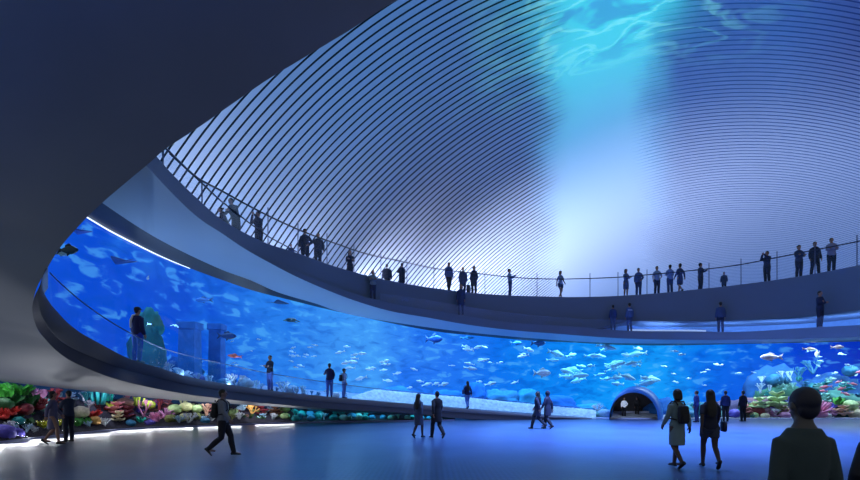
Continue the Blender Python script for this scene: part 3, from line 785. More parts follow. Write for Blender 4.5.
school(12, (282, 345, 325, 372), 'silver', (210, 232, 250), 'small silvery blue fish in the water left of the two ramp watchers', 'silvery fish left of the two ramp watchers', (.2, .4))
school(10, (160, 335, 262, 368), 'silver', (210, 232, 250), 'small silvery fish in the water left of the ramp watcher with folded arms', 'silvery fish left of the folded arms watcher', (.15, .3))
school(16, (462, 345, 530, 392), 'silver', (210, 232, 250), 'small silvery blue fish in the water above the person with the shoulder bag', 'silvery fish above the shoulder bag person', (.35, .8), (.4, 2))
school(34, (553, 347, 655, 384), 'cyan', (170, 245, 250), 'small bright cyan fish in the school above the tunnel', 'cyan school above the tunnel', (.5, 1.15), (.4, 2))
school(14, (662, 350, 755, 390), 'silver', (180, 225, 250), 'small silvery fish in the open water above the women with bags', 'silvery fish above the women with bags', (.25, .45))
school(12, (790, 350, 858, 385), 'silver', (180, 225, 250), 'small silvery fish swimming near the top right of the aquarium', 'silvery fish at the right of the aquarium', (.3, .5), (.4, 2))
school(7, None, 'rosy', (240, 130, 150), 'small rosy red fish swimming above the pink coral', 'rosy fish above the pink coral', (.4, .6), (.4, 1.2), [(825, 387), (841, 389), (853, 384), (823, 391), (838, 382), (846, 394), (860, 372)])
school(1, None, 'coralred', (235, 110, 90), 'lone orange red fish in the blue water left of the folded arms watcher', None, (.55, .56), (.3, .4), [(234, 356)])
for px, py in ((120, 250), (148, 262), (178, 290), (210, 312)): pass
def big_fish(px, py, D, L, rgb, label, fat=1, rz=0, belly=None):
    r = empty('fish', P(px, py, D), rz, L); r.scale = (L, L, L*fat)
    m = mat('bigfish_%d' % px, rgb, .4, .3, 5); fm = mat('bigfin_%d' % px, tuple(int(c*.75) for c in rgb), .5)
    tag(r, label, 'fish')
    for nm, q, mm in (('body', fb, m), ('tail_fin', ft, fm), ('dorsal_fin', fd, fm), ('belly_fin', fp, fm), ('eye', fe, M_dark)): link(nm, q.mesh(nm), mm, r)
big_fish(770, 357, 31.2, 1.25, (215, 200, 235), 'large pale pink fish gliding high above the two men in dark suits', .8, pi)
big_fish(69, 250, 14.6, .55, (20, 70, 90), 'dark green fish at the upper left corner of the aquarium', 1.2, 0)
big_fish(62, 254, 14.9, .4, (150, 205, 235), 'pale blue fish just below the dark fish in the corner', .7, .3)
big_fish(228, 336, 23.6, .75, (24, 66, 120), 'dark blue fish swimming left of the folded arms watcher', 1.1, .3)
big_fish(435, 339, 31.4, .95, (24, 90, 170), 'dark blue fish under the soffit in the middle of the window', 1.3, 0)
big_fish(539, 343, 32.0, .85, (50, 120, 175), 'grey blue fish touching the top edge of the window', 1.2, 0)
big_fish(468, 338, 31.6, .8, (60, 170, 225), 'pale cyan fish just under the soffit edge', .6, 0)
big_fish(517, 343, 32.6, .7, (40, 130, 190), 'dim teal fish just under the soffit near the window top', .9, 0)
big_fish(148, 278, 18.0, .45, (190, 200, 240), 'white fish beside the top of the green rock pillar', .6, 2.2)
big_fish(543, 373, 32.2, 1.0, (215, 240, 245), 'white long-finned fish above the pair of striding women', 1.2, 0)
big_fish(810, 349, 30.9, .9, (240, 200, 170), 'peach coloured fish at the window top above the large head', .5, .2)
big_fish(838, 347, 30.9, .6, (220, 190, 190), 'pinkish fish by the window top near the right edge', .9, -.4)
big_fish(817, 354, 31.0, .7, (225, 240, 235), 'pale vertical banded fish above the large head', 1.3, 1.2)
for i, (px, py, lab) in enumerate(((203, 300, 'faint blue'), )):
    big_fish(px, py, 22.6, .7, (60, 130, 210), 'faint blue fish high in the water right of the green pillar', .8, pi)
for px, w_, h_, lab in ((190, .75, 2.6, 'pale blue reflection built as a pillar in the water, left of two'), (217, .6, 2.9, 'pale blue reflection built as a pillar in the water, right of two')):
    D = DG(px)+1.9; b = MB(); q = zbed(px)  # solid pillars stand in for pale reflections on the window
    b.rings([[(sx*w_/2*f, sy*w_/2*f, z) for sx, sy in ((-1, -1), (1, -1), (1, 1), (-1, 1))] for z, f in ((0, 1.25), (.2, 1.25), (.22, 1), (h_-.3, .92), (h_-.28, 1.12), (h_, 1.12))])
    o = b.build('reflection_pillar', mat('pillar_reflection', (44, 104, 176), .9, .35, 2.5, bump=.4), smooth=False); o.location = PZ(px, D, q); tag(o, lab, 'pillar')
# rays and a turtle
def turtle(px, py, D, L, label, rz):
    r = empty('sea_turtle', P(px, py, D), rz, L); tag(r, label, 'turtle')
    m = mat('turtle_skin', (70, 110, 105), .6, .4, 8); s_ = mat('turtle_shell', (40, 70, 70), .5, .5, 10)
    b = MB(); b.ell((0, 0, 0), (.42, .32, .15), 20, 10, fn=lambda n: 1+.03*sin(9*n.x)*sin(9*n.y)); b.build('shell', s_, r)
    b = MB(); b.ell((.5, 0, .02), (.13, .09, .08), 12, 8); b.tube([(.36, 0, 0), (.48, 0, .01)], .06, 8); b.build('head', m, r)
    for sx, sy, l in ((.26, 1, .45), (.26, -1, .45), (-.3, 1, .22), (-.3, -1, .22)):
        b = MB(); b.rings([[(sx-t*l*.5*(1 if sx > 0 else 1)+w*cos(2*pi*k/8), sy*(.22+t*l), -.03-.08*t+.025*sin(2*pi*k/8)) for k in range(8)] for t, w in ((0, .08), (.4, .1), (.8, .06), (1, .02))]); b.build('flipper', m, r)
turtle(291, 320, 26.3, .75, 'dark grey green sea turtle swimming below the soffit left of centre', 2.6)
def ray(px, py, D, L, label, rz, rgb=(60, 90, 150)):
    r = empty('manta_ray', P(px, py, D), rz, L); tag(r, label, 'ray'); m = mat('ray_skin_%d' % px, rgb, .5, .2, 5)
    b = MB(); rows = []
    for i in range(9):
        t = -1+i/4; row = []
        ch = .5*(1-abs(t))**.8+.04
        for k in range(12):
            a = 2*pi*k/12; row.append((.1-abs(t)*.3+ch*cos(a), t*.6, .07*(1-abs(t))*sin(a)+.12*abs(t)+.012*sin(a)))
        rows.append(row)
    b.rings(rows); b.build('body', m, r)
    b = MB(); b.tube([(-.3, 0, 0), (-.6, 0, .02), (-.95, 0, 0)], [.03, .018, .008], 6); b.build('tail', m, r)
ray(280, 303, 26.6, .75, 'dark ray just below the soffit left of the turtle', .4, (50, 80, 120))
ray(80, 232, 14.8, .5, 'slim blue ray near the top left of the window', 2.4, (30, 80, 190))
ray(122, 262, 16.9, .7, 'slim dark blue ray above the man on the ramp', 2.6, (14, 60, 140))
# ------------------------------------------------------------------ tunnel
tun = empty('entrance_tunnel', PZ(635, 30.3, 0)); tag(tun, 'dark arched walk-through tunnel with a blue rim opening in the aquarium window', 'tunnel')
def arch(cx, D, w, h, n=22): 
    return [PZ(cx, D, 0)+Vector((-w*cos(pi*k/n), 0, h*sin(pi*k/n)**.9)) for k in range(n+1)]
ia = arch(633.5, 29.3, 1.41, 1.60); oa = arch(633.7, 29.28, 1.45, 1.65); ob0 = arch(636.3, 30.1, 1.60, 1.96); ob = arch(636.8, 30.5, 1.63, 2.0); oc = arch(636.8, 33.6, 1.63, 2.0); ic = arch(634.5, 34.2, 1.5, 1.7)
mb = MB(); mb.grid([ia, oa, ob0, ob, oc]); rel(mb, tun); mb.build('hood', mat('tunnel_blue_rim', (34, 100, 180), .4, .1, emis=(10, 70, 150), es=.2), tun)  # blue light on the rim put into its colour and a faint emission
mb = MB(); mb.grid([ic, ia]); rel(mb, tun); mb.build('lining', mat('tunnel_lining', (34, 36, 44), .7, .2, 3), tun)
mb = MB(); n = len(ic); r0 = mb.ring(ic); mb.face(r0); rel(mb, tun); mb.build('back_wall', mat('tunnel_back', (52, 52, 58), .7, .25, 1.2), tun)
mb = MB(); c0 = PZ(634.5, 33.6, 0); mb.box((c0.x-1.35, 33.55, .22), (c0.x+1.35, 33.75, .34)); mb.box((c0.x-1.3, 33.6, 0), (c0.x-1.2, 33.7, .22)); mb.box((c0.x+1.2, 33.6, 0), (c0.x+1.3, 33.7, .22)); 
tag(mb.build('bench', mat('pale_bench', (170, 180, 205), .5), smooth=False), 'low pale bench across the back of the dark tunnel', 'bench')

# ------------------------------------------------------------------ upper deck railing
U_tab = [(140,124),(168,150.5),(197,177.5),(220,190),(257,210),(297,229),(340,245),(357,251),(407,262.5),(430,267.5),(485,274.3),(515,277.5),(540,278.8),(565,279),(590,278.4),(622,277),(645,275),(687,271),(741,264.5),(777,257.5),(792,254.5),(840,245),(860,241),(930,222),(1000,200)]
rail = empty('deck_railing', PZ(500, DA(500), ZDECK)); tag(rail, 'long dark railing with thin posts along the edge of the upper gallery', 'railing')
def UZ(x): return EYE+(HY-interp(U_tab, x))/F*(DA(x)+.06)
xx = xs(150, 990, 6)
mb = MB(); mb.tube([PZ(x, DA(x)+.06, UZ(x)) for x in xx], .03, 6); rel(mb, rail); mb.build('handrail', M_rail, rail)
for x in (163, 202, 268, 298, 327, 354, 381, 407, 434, 485, 537, 590, 618, 647, 709, 741, 777, 815, 857, 905, 960):
    mb = MB(); mb.tube([PZ(x, DA(x)+.06, ZDECK-.02), PZ(x, DA(x)+.06, UZ(x)+.3*(x > 260))], .022, 6); rel(mb, rail); mb.build('post', M_post, rail)
mb = MB(); mb.grid([[PZ(x, DA(x)+.07, UZ(x)-.03) for x in xx], [PZ(x, DA(x)+.07, ZDECK) for x in xx]]); rel(mb, rail); mb.build('glass_panel', M_bal, rail)
mb = MB(); lr = [(170, 154), (193, 175), (220, 200), (248, 222), (270, 237.5), (299, 253)]
mb.tube([P(x, y, DA(x)+.1) for x, y in lr], .024, 6); rel(mb, rail); mb.build('lower_rail', M_rail, rail)
# glass guard on the middle ring
grd = empty('glass_guard', PZ(600, Dmid(600), 5)); tag(grd, 'low glass guard along the narrow middle ring below the gallery', 'railing')
xx = xs(380, 990, 6)
def gz(x, k): 
    y0 = interp(L_tab, x); y1 = interp([(380, 293), (440, 302), (490, 310), (580, 318.5), (700, 320.5), (780, 319), (860, 313), (990, 296)], x)
    return P(x, y0+(y1-y0)*k, Dmid(x)+.03)
mb = MB(); mb.grid([[gz(x, 1) for x in xx], [gz(x, 0) for x in xx]]); rel(mb, grd); mb.build('glass_panel', glass('guard_glass', (.88, .93, 1), .3, .16, (150, 170, 215)), grd)

# ------------------------------------------------------------------ people
SKIN = (150, 112, 95)
def person(label, loc, H, yaw, pose='stand', top=((40, 44, 60), 'shirt'), bottom=((24, 26, 38), 'trousers'), hair='short', haircol=(16, 14, 18), shoes=(16, 16, 20), near=False, skin=SKIN, lean=0, cat='person', wide=1.0, extra=None):
    s = H/1.72; root = empty('person', loc, yaw, s)
    tag(root, label, cat)
    fem = hair in ('bob', 'long', 'bun')
    W = (.88 if fem else 1.0)*wide
    def T(p):
        p = Vector(p)
        if p.z > .92: p = Vector((p.x, p.y+lean*(p.z-.92), p.z-.5*lean*lean*(p.z-.92)))
        return p
    # ---- pose
    SH_ = .155*W
    legs = {-1: [(-.09, 0, .9), (-.095, .015, .49), (-.1, -.02, .085)], 1: [(.09, 0, .9), (.095, .015, .49), (.1, -.02, .085)]}
    arms = {-1: [(-.245, -.02, 1.12), (-.262, .05, .89)], 1: [(.245, -.02, 1.12), (.262, .05, .89)]}
    footpitch = {-1: 0, 1: 0}
    if pose == 'walk':
        legs = {-1: [(-.09, 0, .89), (-.085, .17, .51), (-.07, .25, .10)], 1: [(.09, 0, .89), (.09, -.02, .48), (.075, -.33, .2)]}; footpitch[1] = -.8
        arms = {-1: [(-.26, -.12, 1.15), (-.28, -.16, .92)], 1: [(.26, .06, 1.15), (.27, .2, .96)]}
    elif pose == 'walk2':
        legs = {1: [(.09, 0, .89), (.085, .14, .50), (.07, .18, .10)], -1: [(-.09, 0, .89), (-.09, -.0, .48), (-.075, -.25, .16)]}; footpitch[-1] = -.6
        arms = {1: [(.26, -.1, 1.15), (.28, -.12, .92)], -1: [(-.26, .04, 1.15), (-.27, .16, .96)]}
    elif pose == 'folded':
        arms = {-1: [(-.25, .06, 1.16), (.06, .19, 1.2)], 1: [(.25, .06, 1.14), (-.06, .2, 1.17)]}
    elif pose == 'phone':
        arms = {-1: [(-.24, .08, 1.17), (-.07, .3, 1.28)], 1: [(.24, .08, 1.17), (.06, .3, 1.28)]}
    elif pose == 'camera':
        arms = {-1: [(-.25, .16, 1.25), (-.06, .27, 1.5)], 1: [(.25, .16, 1.25), (.06, .27, 1.5)]}
    elif pose == 'rail':
        arms = {-1: [(-.26, .15, 1.16), (-.2, .4, 1.12)], 1: [(.26, .15, 1.16), (.2, .4, 1.12)]}
    elif pose == 'hip':
        arms = {-1: [(-.37, -.05, 1.15), (-.2, .1, 1.0)], 1: [(.27, -.02, 1.14), (.29, .05, .9)]}
    elif pose == 'reach':
        arms = {-1: [(-.27, -.02, 1.14), (-.28, .06, .9)], 1: [(.38, .06, 1.2), (.58, .12, 1.3)]}
    elif pose == 'point':
        arms = {-1: [(-.27, .08, 1.2), (-.32, .34, 1.18)], 1: [(.27, -.02, 1.14), (.22, .12, .95)]}
    elif pose == 'wide':
        legs = {-1: [(-.09, 0, .89), (-.14, .02, .49), (-.19, -.02, .085)], 1: [(.09, 0, .89), (.12, .0, .49), (.15, -.04, .085)]}
    elif pose == 'cross':
        legs = {-1: [(-.09, 0, .89), (-.03, .1, .5), (.06, .1, .085)], 1: [(.09, 0, .89), (.05, .0, .49), (-.04, -.08, .085)]}
    mscale = 1.0
    vox = .012 if near else .02; SM = 7 if near else 3
    def torso(mb, g, z0, z1, m=0):
        rows = [(.80, .10, .085, 0, 0), (.86, .15*(1.03 if fem else 1), .108, 0, 0), (.94, .158*(1.04 if fem else 1), .112, 0, 0), (1.02, .138*W, .1, 0, 0), (1.10, .128*W*(.95 if fem else 1.04), .092, 0, 0), (1.2, .15*W, .106, 0, .005), (1.3, .158*W, .108, 0, .005), (1.35, .155*W, .098, 0, 0), (1.385, .145*W, .09, 0, 0), (1.41, .127*W, .082, 0, 0), (1.435, .103*W, .074, 0, -.004), (1.455, .082, .066, 0, -.005), (1.475, .064, .06, 0, -.005), (1.495, .054, .056, 0, -.003)]
        rr = [(z, rx+g, ry+g, cx, cy) for z, rx, ry, cx, cy in rows if z0 <= z <= z1]
        mb.stack(rr, 20, m, T)
    def armtube(mb, sd, g, upto=2.0):
        sh = Vector((sd*SH_, 0, 1.352)); el, wr = Vector(arms[sd][0]), Vector(arms[sd][1]); el.x *= .84*W; wr.x *= .86*W
        pts = [sh-Vector((sd*.06, 0, -.012)), sh, sh.lerp(el, .5), el, el.lerp(wr, .45), wr]
        rad = [.04, .052, .047, .041, .038, .027]
        k = 6 if upto >= 2 else 4
        if upto < 2: pts[3] = sh.lerp(el, .8)
        mb.tube([T(p) for p in pts[:k]], [(r+g) for r in rad[:k]], 10)
    def legtube(mb, sd, g, k=5, fl=0):
        h, kn, an = [Vector(q) for q in legs[sd]]
        pts = [h, h.lerp(kn, .45), kn, kn.lerp(an, .35)+Vector((0, -.015, 0)), an]; rad = [.088, .078, .056, .056, .037]
        if k < 5: pts = pts[:k]; rad = rad[:k]
        mb.tube(pts, [r+g*(1+fl*i) for i, r in enumerate(rad)], 12)
    # ---- body: one continuous mesh
    b = MB(); torso(b, 0, 0, 2)
    b.stack([(1.42, .07, .066, 0, -.005), (1.48, .056, .056, 0, 0), (1.56, .052, .055, 0, .0)], 14, T=T)
    off = T((0, 0, 1.60))-Vector((0, 0, 1.60))
    hd = lambda c: (c[0]+off.x, c[1]+off.y, c[2]+off.z)
    b.ell(hd((0, .005, 1.615)), (.076, .094, .103), 18, 12); b.ell(hd((0, .035, 1.55)), (.052, .055, .058), 14, 9)
    b.tube([hd((0, .095, 1.625)), hd((0, .118, 1.592))], [.010, .014], 8); b.ell(hd((0, .088, 1.552)), (.024, .012, .009), 10, 6)
    for sd in (-1, 1):
        b.ell(hd((sd*.078, -.002, 1.6)), (.012, .022, .032), 8, 6)
        armtube(b, sd, 0); legtube(b, sd, 0)
        an = Vector(legs[sd][2]); b.tube([an, an+Vector((0, .03, -.04)), an+Vector((0, .15, -.055))], [.038, .036, .028], 8)
    me = remesh(b.mesh('body'), vox, 2)
    # hands with five fingers
    hm = MB()
    for sd in (-1, 1):
        el, wr = Vector(arms[sd][0]), Vector(arms[sd][1]); el.x *= .84*W; wr.x *= .86*W; el = T(el); wr = T(wr); d = (wr-el).normalized()
        inward = Vector((-sd, 0, 0)); n = (inward-d*inward.dot(d)).normalized() if abs(d.x) < .9 else Vector((0, 0, -1)); side = d.cross(n).normalized()
        if side.y < 0: side = -side
        hm.rings([[wr+d*t+side*w*cos(2*pi*k/10)+n*h*sin(2*pi*k/10) for k in range(10)] for t, w, h in ((-.015, .024, .022), (.02, .032, .017), (.06, .04, .015), (.09, .038, .013), (.097, .025, .009))])
        for q, (o_, l) in enumerate(((-.028, .058), (-.010, .072), (.009, .078), (.027, .07))):
            p0 = wr+d*.085+side*o_; p1 = p0+d*l*.5+n*.006; p2 = p1+d*l*.42+n*.022
            hm.tube([p0, p1, p2], [.0085, .008, .0068], 6)
        p0 = wr+d*.03+side*.028; hm.tube([p0, p0+d*.03+side*.022+n*.008, p0+d*.062+side*.026+n*.02], [.012, .010, .008], 6)
    hme = remesh(hm.mesh('hands'), .005, 1) if near else hm.mesh('hands')
    o1 = bpy.data.objects.new('a', me)
    import bmesh
    bm = bmesh.new(); bm.from_mesh(me); bm.from_mesh(hme)
    me2 = bpy.data.meshes.new('body'); bm.to_mesh(me2); bm.free()
    bpy.data.objects.remove(o1)
    for p in me2.polygons: p.use_smooth = True
    link('body', me2, mat('skin', skin, .55, .06, 8), root)
    # ---- eyes
    if near:
        for sd in (-1, 1):
            e = MB(); e.ell(hd((sd*.03, .088, 1.617)), (.013, .009, .008), 10, 6); e.build('eye', mat('eye', (60, 50, 50), .2), root)
    # ---- clothes
    tc, tk = top; bc, bk = bottom
    tm = mat('cloth', tc, .8, .1, 14); bmt = mat('cloth', bc, .8, .1, 14)
    short = tk in ('tee', 'sleeveless')
    if tk == 'dress' or bk == 'dress':
        c = MB(); torso(c, .016, .9, 1.45)
        c.stack([(.50, .162, .15, 0, .0), (.7, .172, .15, 0, 0), (.86, .172, .13, 0, 0), (.96, .16, .12, 0, 0), (1.02, .14, .1, 0, 0)], 22)
        for sd in (-1, 1): armtube(c, sd, .016, 1 if short else 2)
        link('dress', remesh(c.mesh('dress'), vox, SM), tm, root)
    elif tk == 'coat':
        c = MB(); torso(c, .03, .85, 1.47)
        c.stack([(.60, .20, .15, 0, 0), (.75, .195, .15, 0, 0), (.9, .185, .14, 0, 0), (1.0, .165, .12, 0, 0)], 22)
        for sd in (-1, 1): armtube(c, sd, .022)
        link('coat', remesh(c.mesh('coat'), vox, SM), tm, root)
    else:
        c = MB(); torso(c, .02 if tk != 'jacket' else .03, .85, 1.47)
        for sd in (-1, 1): armtube(c, sd, .016 if tk != 'jacket' else .022, 1 if short else 2)
        link({'jacket': 'jacket', 'tee': 't_shirt'}.get(tk, 'shirt'), remesh(c.mesh('shirt'), vox, SM), tm, root)
    if bk == 'trousers':
        c = MB(); torso(c, .012, 0, 1.03)
        for sd in (-1, 1): legtube(c, sd, .016, 5, .12)
        link('trousers', remesh(c.mesh('trousers'), vox, 2), bmt, root)
    elif bk == 'shorts':
        c = MB(); torso(c, .012, 0, 1.03)
        for sd in (-1, 1): legtube(c, sd, .022, 2)
        link('shorts', remesh(c.mesh('shorts'), vox, 2), bmt, root)
    elif bk == 'skirt':
        c = MB(); c.stack([(.56, .2, .17, 0, 0), (.75, .19, .155, 0, 0), (.9, .18, .13, 0, 0), (1.02, .15, .11, 0, 0)], 22); link('skirt', remesh(c.mesh('skirt'), vox, 2), bmt, root)
    # ---- shoes
    for sd in (-1, 1):
        an = Vector(legs[sd][2]); c = MB(); fp_ = footpitch[sd]
        def R(q): 
            q = Vector(q); y, z = q.y, q.z; return an+Vector((q.x, y*cos(fp_)-z*sin(fp_), y*sin(fp_)+z*cos(fp_)))
        rings = []
        for y, w, z0, z1 in ((-.075, .022, -.07, -.03), (-.06, .035, -.085, -.0), (-.01, .037, -.085, .015), (.06, .042, -.085, -.015), (.12, .045, -.085, -.04), (.17, .036, -.082, -.052), (.185, .015, -.078, -.062)):
            rings.append([R((w*cos(2*pi*k/12), y, (z0+z1)/2+(z1-z0)/2*sin(2*pi*k/12))) for k in range(12)])
        c.rings(rings); c.build('shoe', mat('shoe_leather', shoes, .5), root)
    # ---- hair
    hmat = mat('hair', haircol, .55, .2, 30)
    c = MB()
    if hair == 'hood':
        c.ell(hd((0, -.008, 1.615)), (.098, .108, .122), 18, 12); c.stack([(1.42, .1, .09, 0, -.01), (1.5, .08, .08, 0, -.01), (1.56, .085, .085, 0, -.01)], 16, T=T)
        link('hood', remesh(c.mesh('hood'), vox*.8, 2), tm, root)
    else:
        c.ell(hd((0, -.014, 1.637)), (.084, .1, .093), 20, 12, fn=lambda n: 1+.03*noise.noise(n*5))
        if hair == 'short': c.ell(hd((0, -.045, 1.585)), (.070, .055, .075), 14, 9)
        if hair == 'cap': c.ell(hd((0, -.04, 1.6)), (.072, .06, .08), 14, 9)
        if hair == 'bun': c.ell(hd((0, -.045, 1.585)), (.070, .055, .075), 14, 9); c.ell(hd((0, -.12, 1.68)), (.04, .04, .04), 12, 8)
        if hair == 'bob':
            c.stack([(1.475, .06, .03, 0, -.06), (1.5, .092, .055, 0, -.05), (1.57, .1, .075, 0, -.032), (1.64, .094, .085, 0, -.02), (1.69, .07, .07, 0, -.015)], 20, T=T)
        if hair == 'long':
            c.stack([(1.1, .05, .02, 0, -.135), (1.16, .088, .035, 0, -.13), (1.3, .1, .042, 0, -.125), (1.42, .1, .045, 0, -.1), (1.5, .095, .06, 0, -.06), (1.58, .095, .075, 0, -.035), (1.66, .09, .08, 0, -.02)], 20, T=T)
        link('hair', remesh(c.mesh('hair'), .010 if near else .016, 2), hmat, root)
        if hair == 'cap':
            c = MB(); c.ell(hd((0, -.002, 1.665)), (.09, .105, .07), 18, 10); c.rings([[hd((x, y, 1.655+z)) for x, y in ((-.07, .06), (-.06, .13), (-.03, .165), (.03, .165), (.06, .13), (.07, .06))] for z in (-.006, .006)])
            c.build('cap', mat('cap_cloth', (20, 22, 30), .7), root)
    return root
def acc(name, label, cat, root, mbs):         # an accessory carried by a person: a thing of its own at the same place
    r = empty(name, root.location, root.rotation_euler.z, root.scale.x); tag(r, label, cat)
    for nm, mb, m in mbs: mb.build(nm, m, r)
    return r
def backpack(root, label, rgb=(14, 16, 26), one=False):
    b = MB(); b.rbox((0, -.20, 1.17), (.115, .07, .19)); p = MB(); p.rbox((0, -.278, 1.09), (.085, .02, .085))
    st = []
    for sd in ((1, -1) if not one else (-1,)):
        q = MB(); q.tube([(sd*.09, -.14, 1.38), (sd*.1, -.08, 1.455), (sd*.11, .03, 1.45), (sd*.12, .125, 1.36), (sd*.14, .14, 1.2), (sd*.17, .03, 1.09), (sd*.11, -.13, 1.06)], .016, 7); st.append(('strap', q, mat('pack_cloth', rgb, .7)))
    t = MB(); t.tube([(-.03, -.19, 1.4), (-.02, -.19, 1.44), (.02, -.19, 1.44), (.03, -.19, 1.4)], .008, 6)
    return acc('backpack', label, 'backpack', root, [('bag', b, mat('pack_cloth', rgb, .7)), ('pocket', p, mat('pack_cloth', rgb, .7)), ('handle', t, mat('pack_cloth', rgb, .7))]+st)
def handbag(root, label, sd=1, z=.95, rgb=(16, 18, 34), y=.0, sz=(.06, .14, .13)):
    b = MB(); b.rbox((sd*.27, y, z-.1), sz); t = MB(); t.tube([(sd*.26, y-.08, z), (sd*.22, y-.07, z+.25), (sd*.13, y, 1.45), (sd*.22, y+.07, z+.25), (sd*.26, y+.08, z)], .009, 6)
    return acc('shoulder_bag', label, 'bag', root, [('bag', b, mat('bag_leather', rgb, .6)), ('strap', t, mat('bag_leather', rgb, .6))])
def suitcase(root, label):
    b = MB(); b.rbox((.33, 0, .35), (.11, .17, .26)); h = MB(); h.tube([(.33, -.1, .6), (.33, -.1, .9), (.33, .1, .9), (.33, .1, .6)], .01, 6)
    return acc('suitcase', label, 'suitcase', root, [('case', b, mat('case_shell', (26, 32, 60), .4)), ('handle', h, M_dark)])

R = radians
NAVY = (24, 34, 66); DK = (20, 24, 36); GR = (70, 80, 95)
# --- on the upper gallery: distance from the height of the head above the deck
def deck(px, ytop, H=1.72): 
    D = (ZDECK-.03+H-EYE)*F/(392-ytop)
    D = max(D, DA(px)+.5)
    return PZ(px, D, ZDECK-.03)
def dk(px, ytop, label, yaw, pose, top, bottom, hair='short', H=1.72, **k):
    return person(label, deck(px, ytop, H), H, R(yaw), pose, top, bottom, hair, **k)
TR = 'trousers'
dk(236, 199, 'bulky dark figure leaning on the gallery rail, furthest left of everyone upstairs', 150, 'rail', ((22, 28, 46), 'coat'), (DK, TR), 'short', lean=.35, wide=1.35)
w = dk(227, 207, 'dark crouched figure tucked left of the bulky leaning person at the gallery rail', 120, 'rail', ((18, 24, 44), 'coat'), (DK, TR), 'bun', H=1.55, lean=.4, wide=1.2)
dk(259, 212, 'dark stooping person on the gallery right of the bulky leaning figure', 160, 'camera', ((20, 28, 52), 'jacket'), (DK, TR), 'bun', wide=1.2, lean=.1)
dk(291, 244, 'small child peering over the gallery edge left of the person in the brimmed cap', 180, 'stand', ((80, 92, 130), 'shirt'), (DK, TR), H=1.0)
dk(305, 229, 'person in a brimmed cap and long dark coat beside a gallery rail post', 190, 'hip', ((24, 30, 52), 'coat'), (DK, TR), 'cap')
dk(318, 233, 'broad person on the gallery reaching one hand out to the handrail', 180, 'reach', ((34, 42, 68), 'jacket'), (DK, TR), 'short', wide=1.1)
dk(350, 250, 'person in dark dress standing alone on the gallery left of a post', 200, 'folded', ((24, 32, 56), 'dress'), (DK, 'dress'), 'long', wide=1.1)
dk(387, 264, 'left of two round-shouldered dark figures half hidden by the gallery edge', 0, 'stand', ((24, 34, 60), 'jacket'), (DK, TR), 'short', wide=1.15)
dk(402, 263, 'right of two round-shouldered dark figures half hidden by the gallery edge, by a post', 30, 'phone', ((24, 34, 60), 'coat'), (DK, TR), 'short', wide=1.1)
dk(449, 260, 'slim person with crossed legs on the gallery right of the two half hidden figures', 200, 'cross', ((64, 88, 140), 'jacket'), ((22, 28, 48), TR), 'short')
dk(463, 267, 'person in a blue coat standing next to the suitcase traveller on the gallery', 180, 'stand', ((44, 64, 120), 'coat'), ((30, 46, 90), TR), 'short')
w = dk(474, 264, 'tall traveller in dark coat with a suitcase on the gallery', 160, 'stand', ((28, 40, 78), 'coat'), (DK, TR), 'bob')
suitcase(w, 'dark upright suitcase beside the tall traveller on the gallery')
dk(510, 265, 'slender person in light blue shirt leaning back alone on the gallery', 250, 'phone', ((120, 145, 190), 'shirt'), ((60, 80, 130), TR), 'short', lean=-.06)
dk(560.5, 269, 'slight person in pale top and shorts alone mid gallery between two posts', 200, 'walk2', ((120, 140, 180), 'tee'), ((40, 60, 110), 'shorts'), 'bob', wide=.9)
dk(626, 267, 'left of a pair on the gallery, grey-blue dress and hands folded', 200, 'folded', ((70, 92, 140), 'dress'), (DK, 'dress'), 'bob')
dk(638.5, 268, 'right of a pair on the gallery, blue jacket and hand on hip', 170, 'hip', ((56, 78, 130), 'jacket'), ((40, 56, 100), TR), 'bun')
dk(657, 262, 'person in pale top with wide elbows, leftmost of three on the gallery right of centre', 180, 'hip', ((120, 138, 175), 'tee'), ((26, 36, 66), TR), 'short')
dk(670, 262, 'middle of three people on the gallery right of centre, pale blue shirt', 0, 'folded', ((104, 128, 176), 'shirt'), ((48, 66, 115), TR), 'short')
dk(680, 261, 'woman in dark fitted dress, rightmost of three on the gallery right of centre', 15, 'walk2', ((44, 62, 112), 'dress'), (DK, 'dress'), 'short', wide=.9)
dk(700.5, 263, 'person in dark jacket standing sideways on the gallery beside the seated-looking child', -90, 'phone', ((34, 48, 88), 'jacket'), ((24, 34, 66), TR), 'short')
dk(724, 272, 'small child in blue jacket alone on the gallery, half hidden by its edge', 150, 'stand', ((54, 74, 120), 'coat'), (DK, TR), 'short', H=1.12, wide=1.1)
dk(767, 251, 'person in dark suit holding up a phone on the gallery by a post', 110, 'camera', ((30, 42, 76), 'jacket'), ((24, 32, 60), TR), 'short')
dk(799, 241, 'bulky person in grey-blue coat, leftmost of three at the right end of the gallery', 180, 'folded', ((46, 58, 92), 'jacket'), ((28, 36, 64), TR), 'bun', wide=1.2)
dk(815, 237, 'man in dark suit, middle of three at the right end of the gallery', 170, 'wide', ((22, 28, 50), 'jacket'), ((18, 24, 44), TR), 'short', wide=1.1)
dk(831.5, 236, 'person in pale grey sweater, rightmost of three at the right end of the gallery', 160, 'folded', ((126, 128, 160), 'jacket'), ((18, 24, 46), TR), 'short')
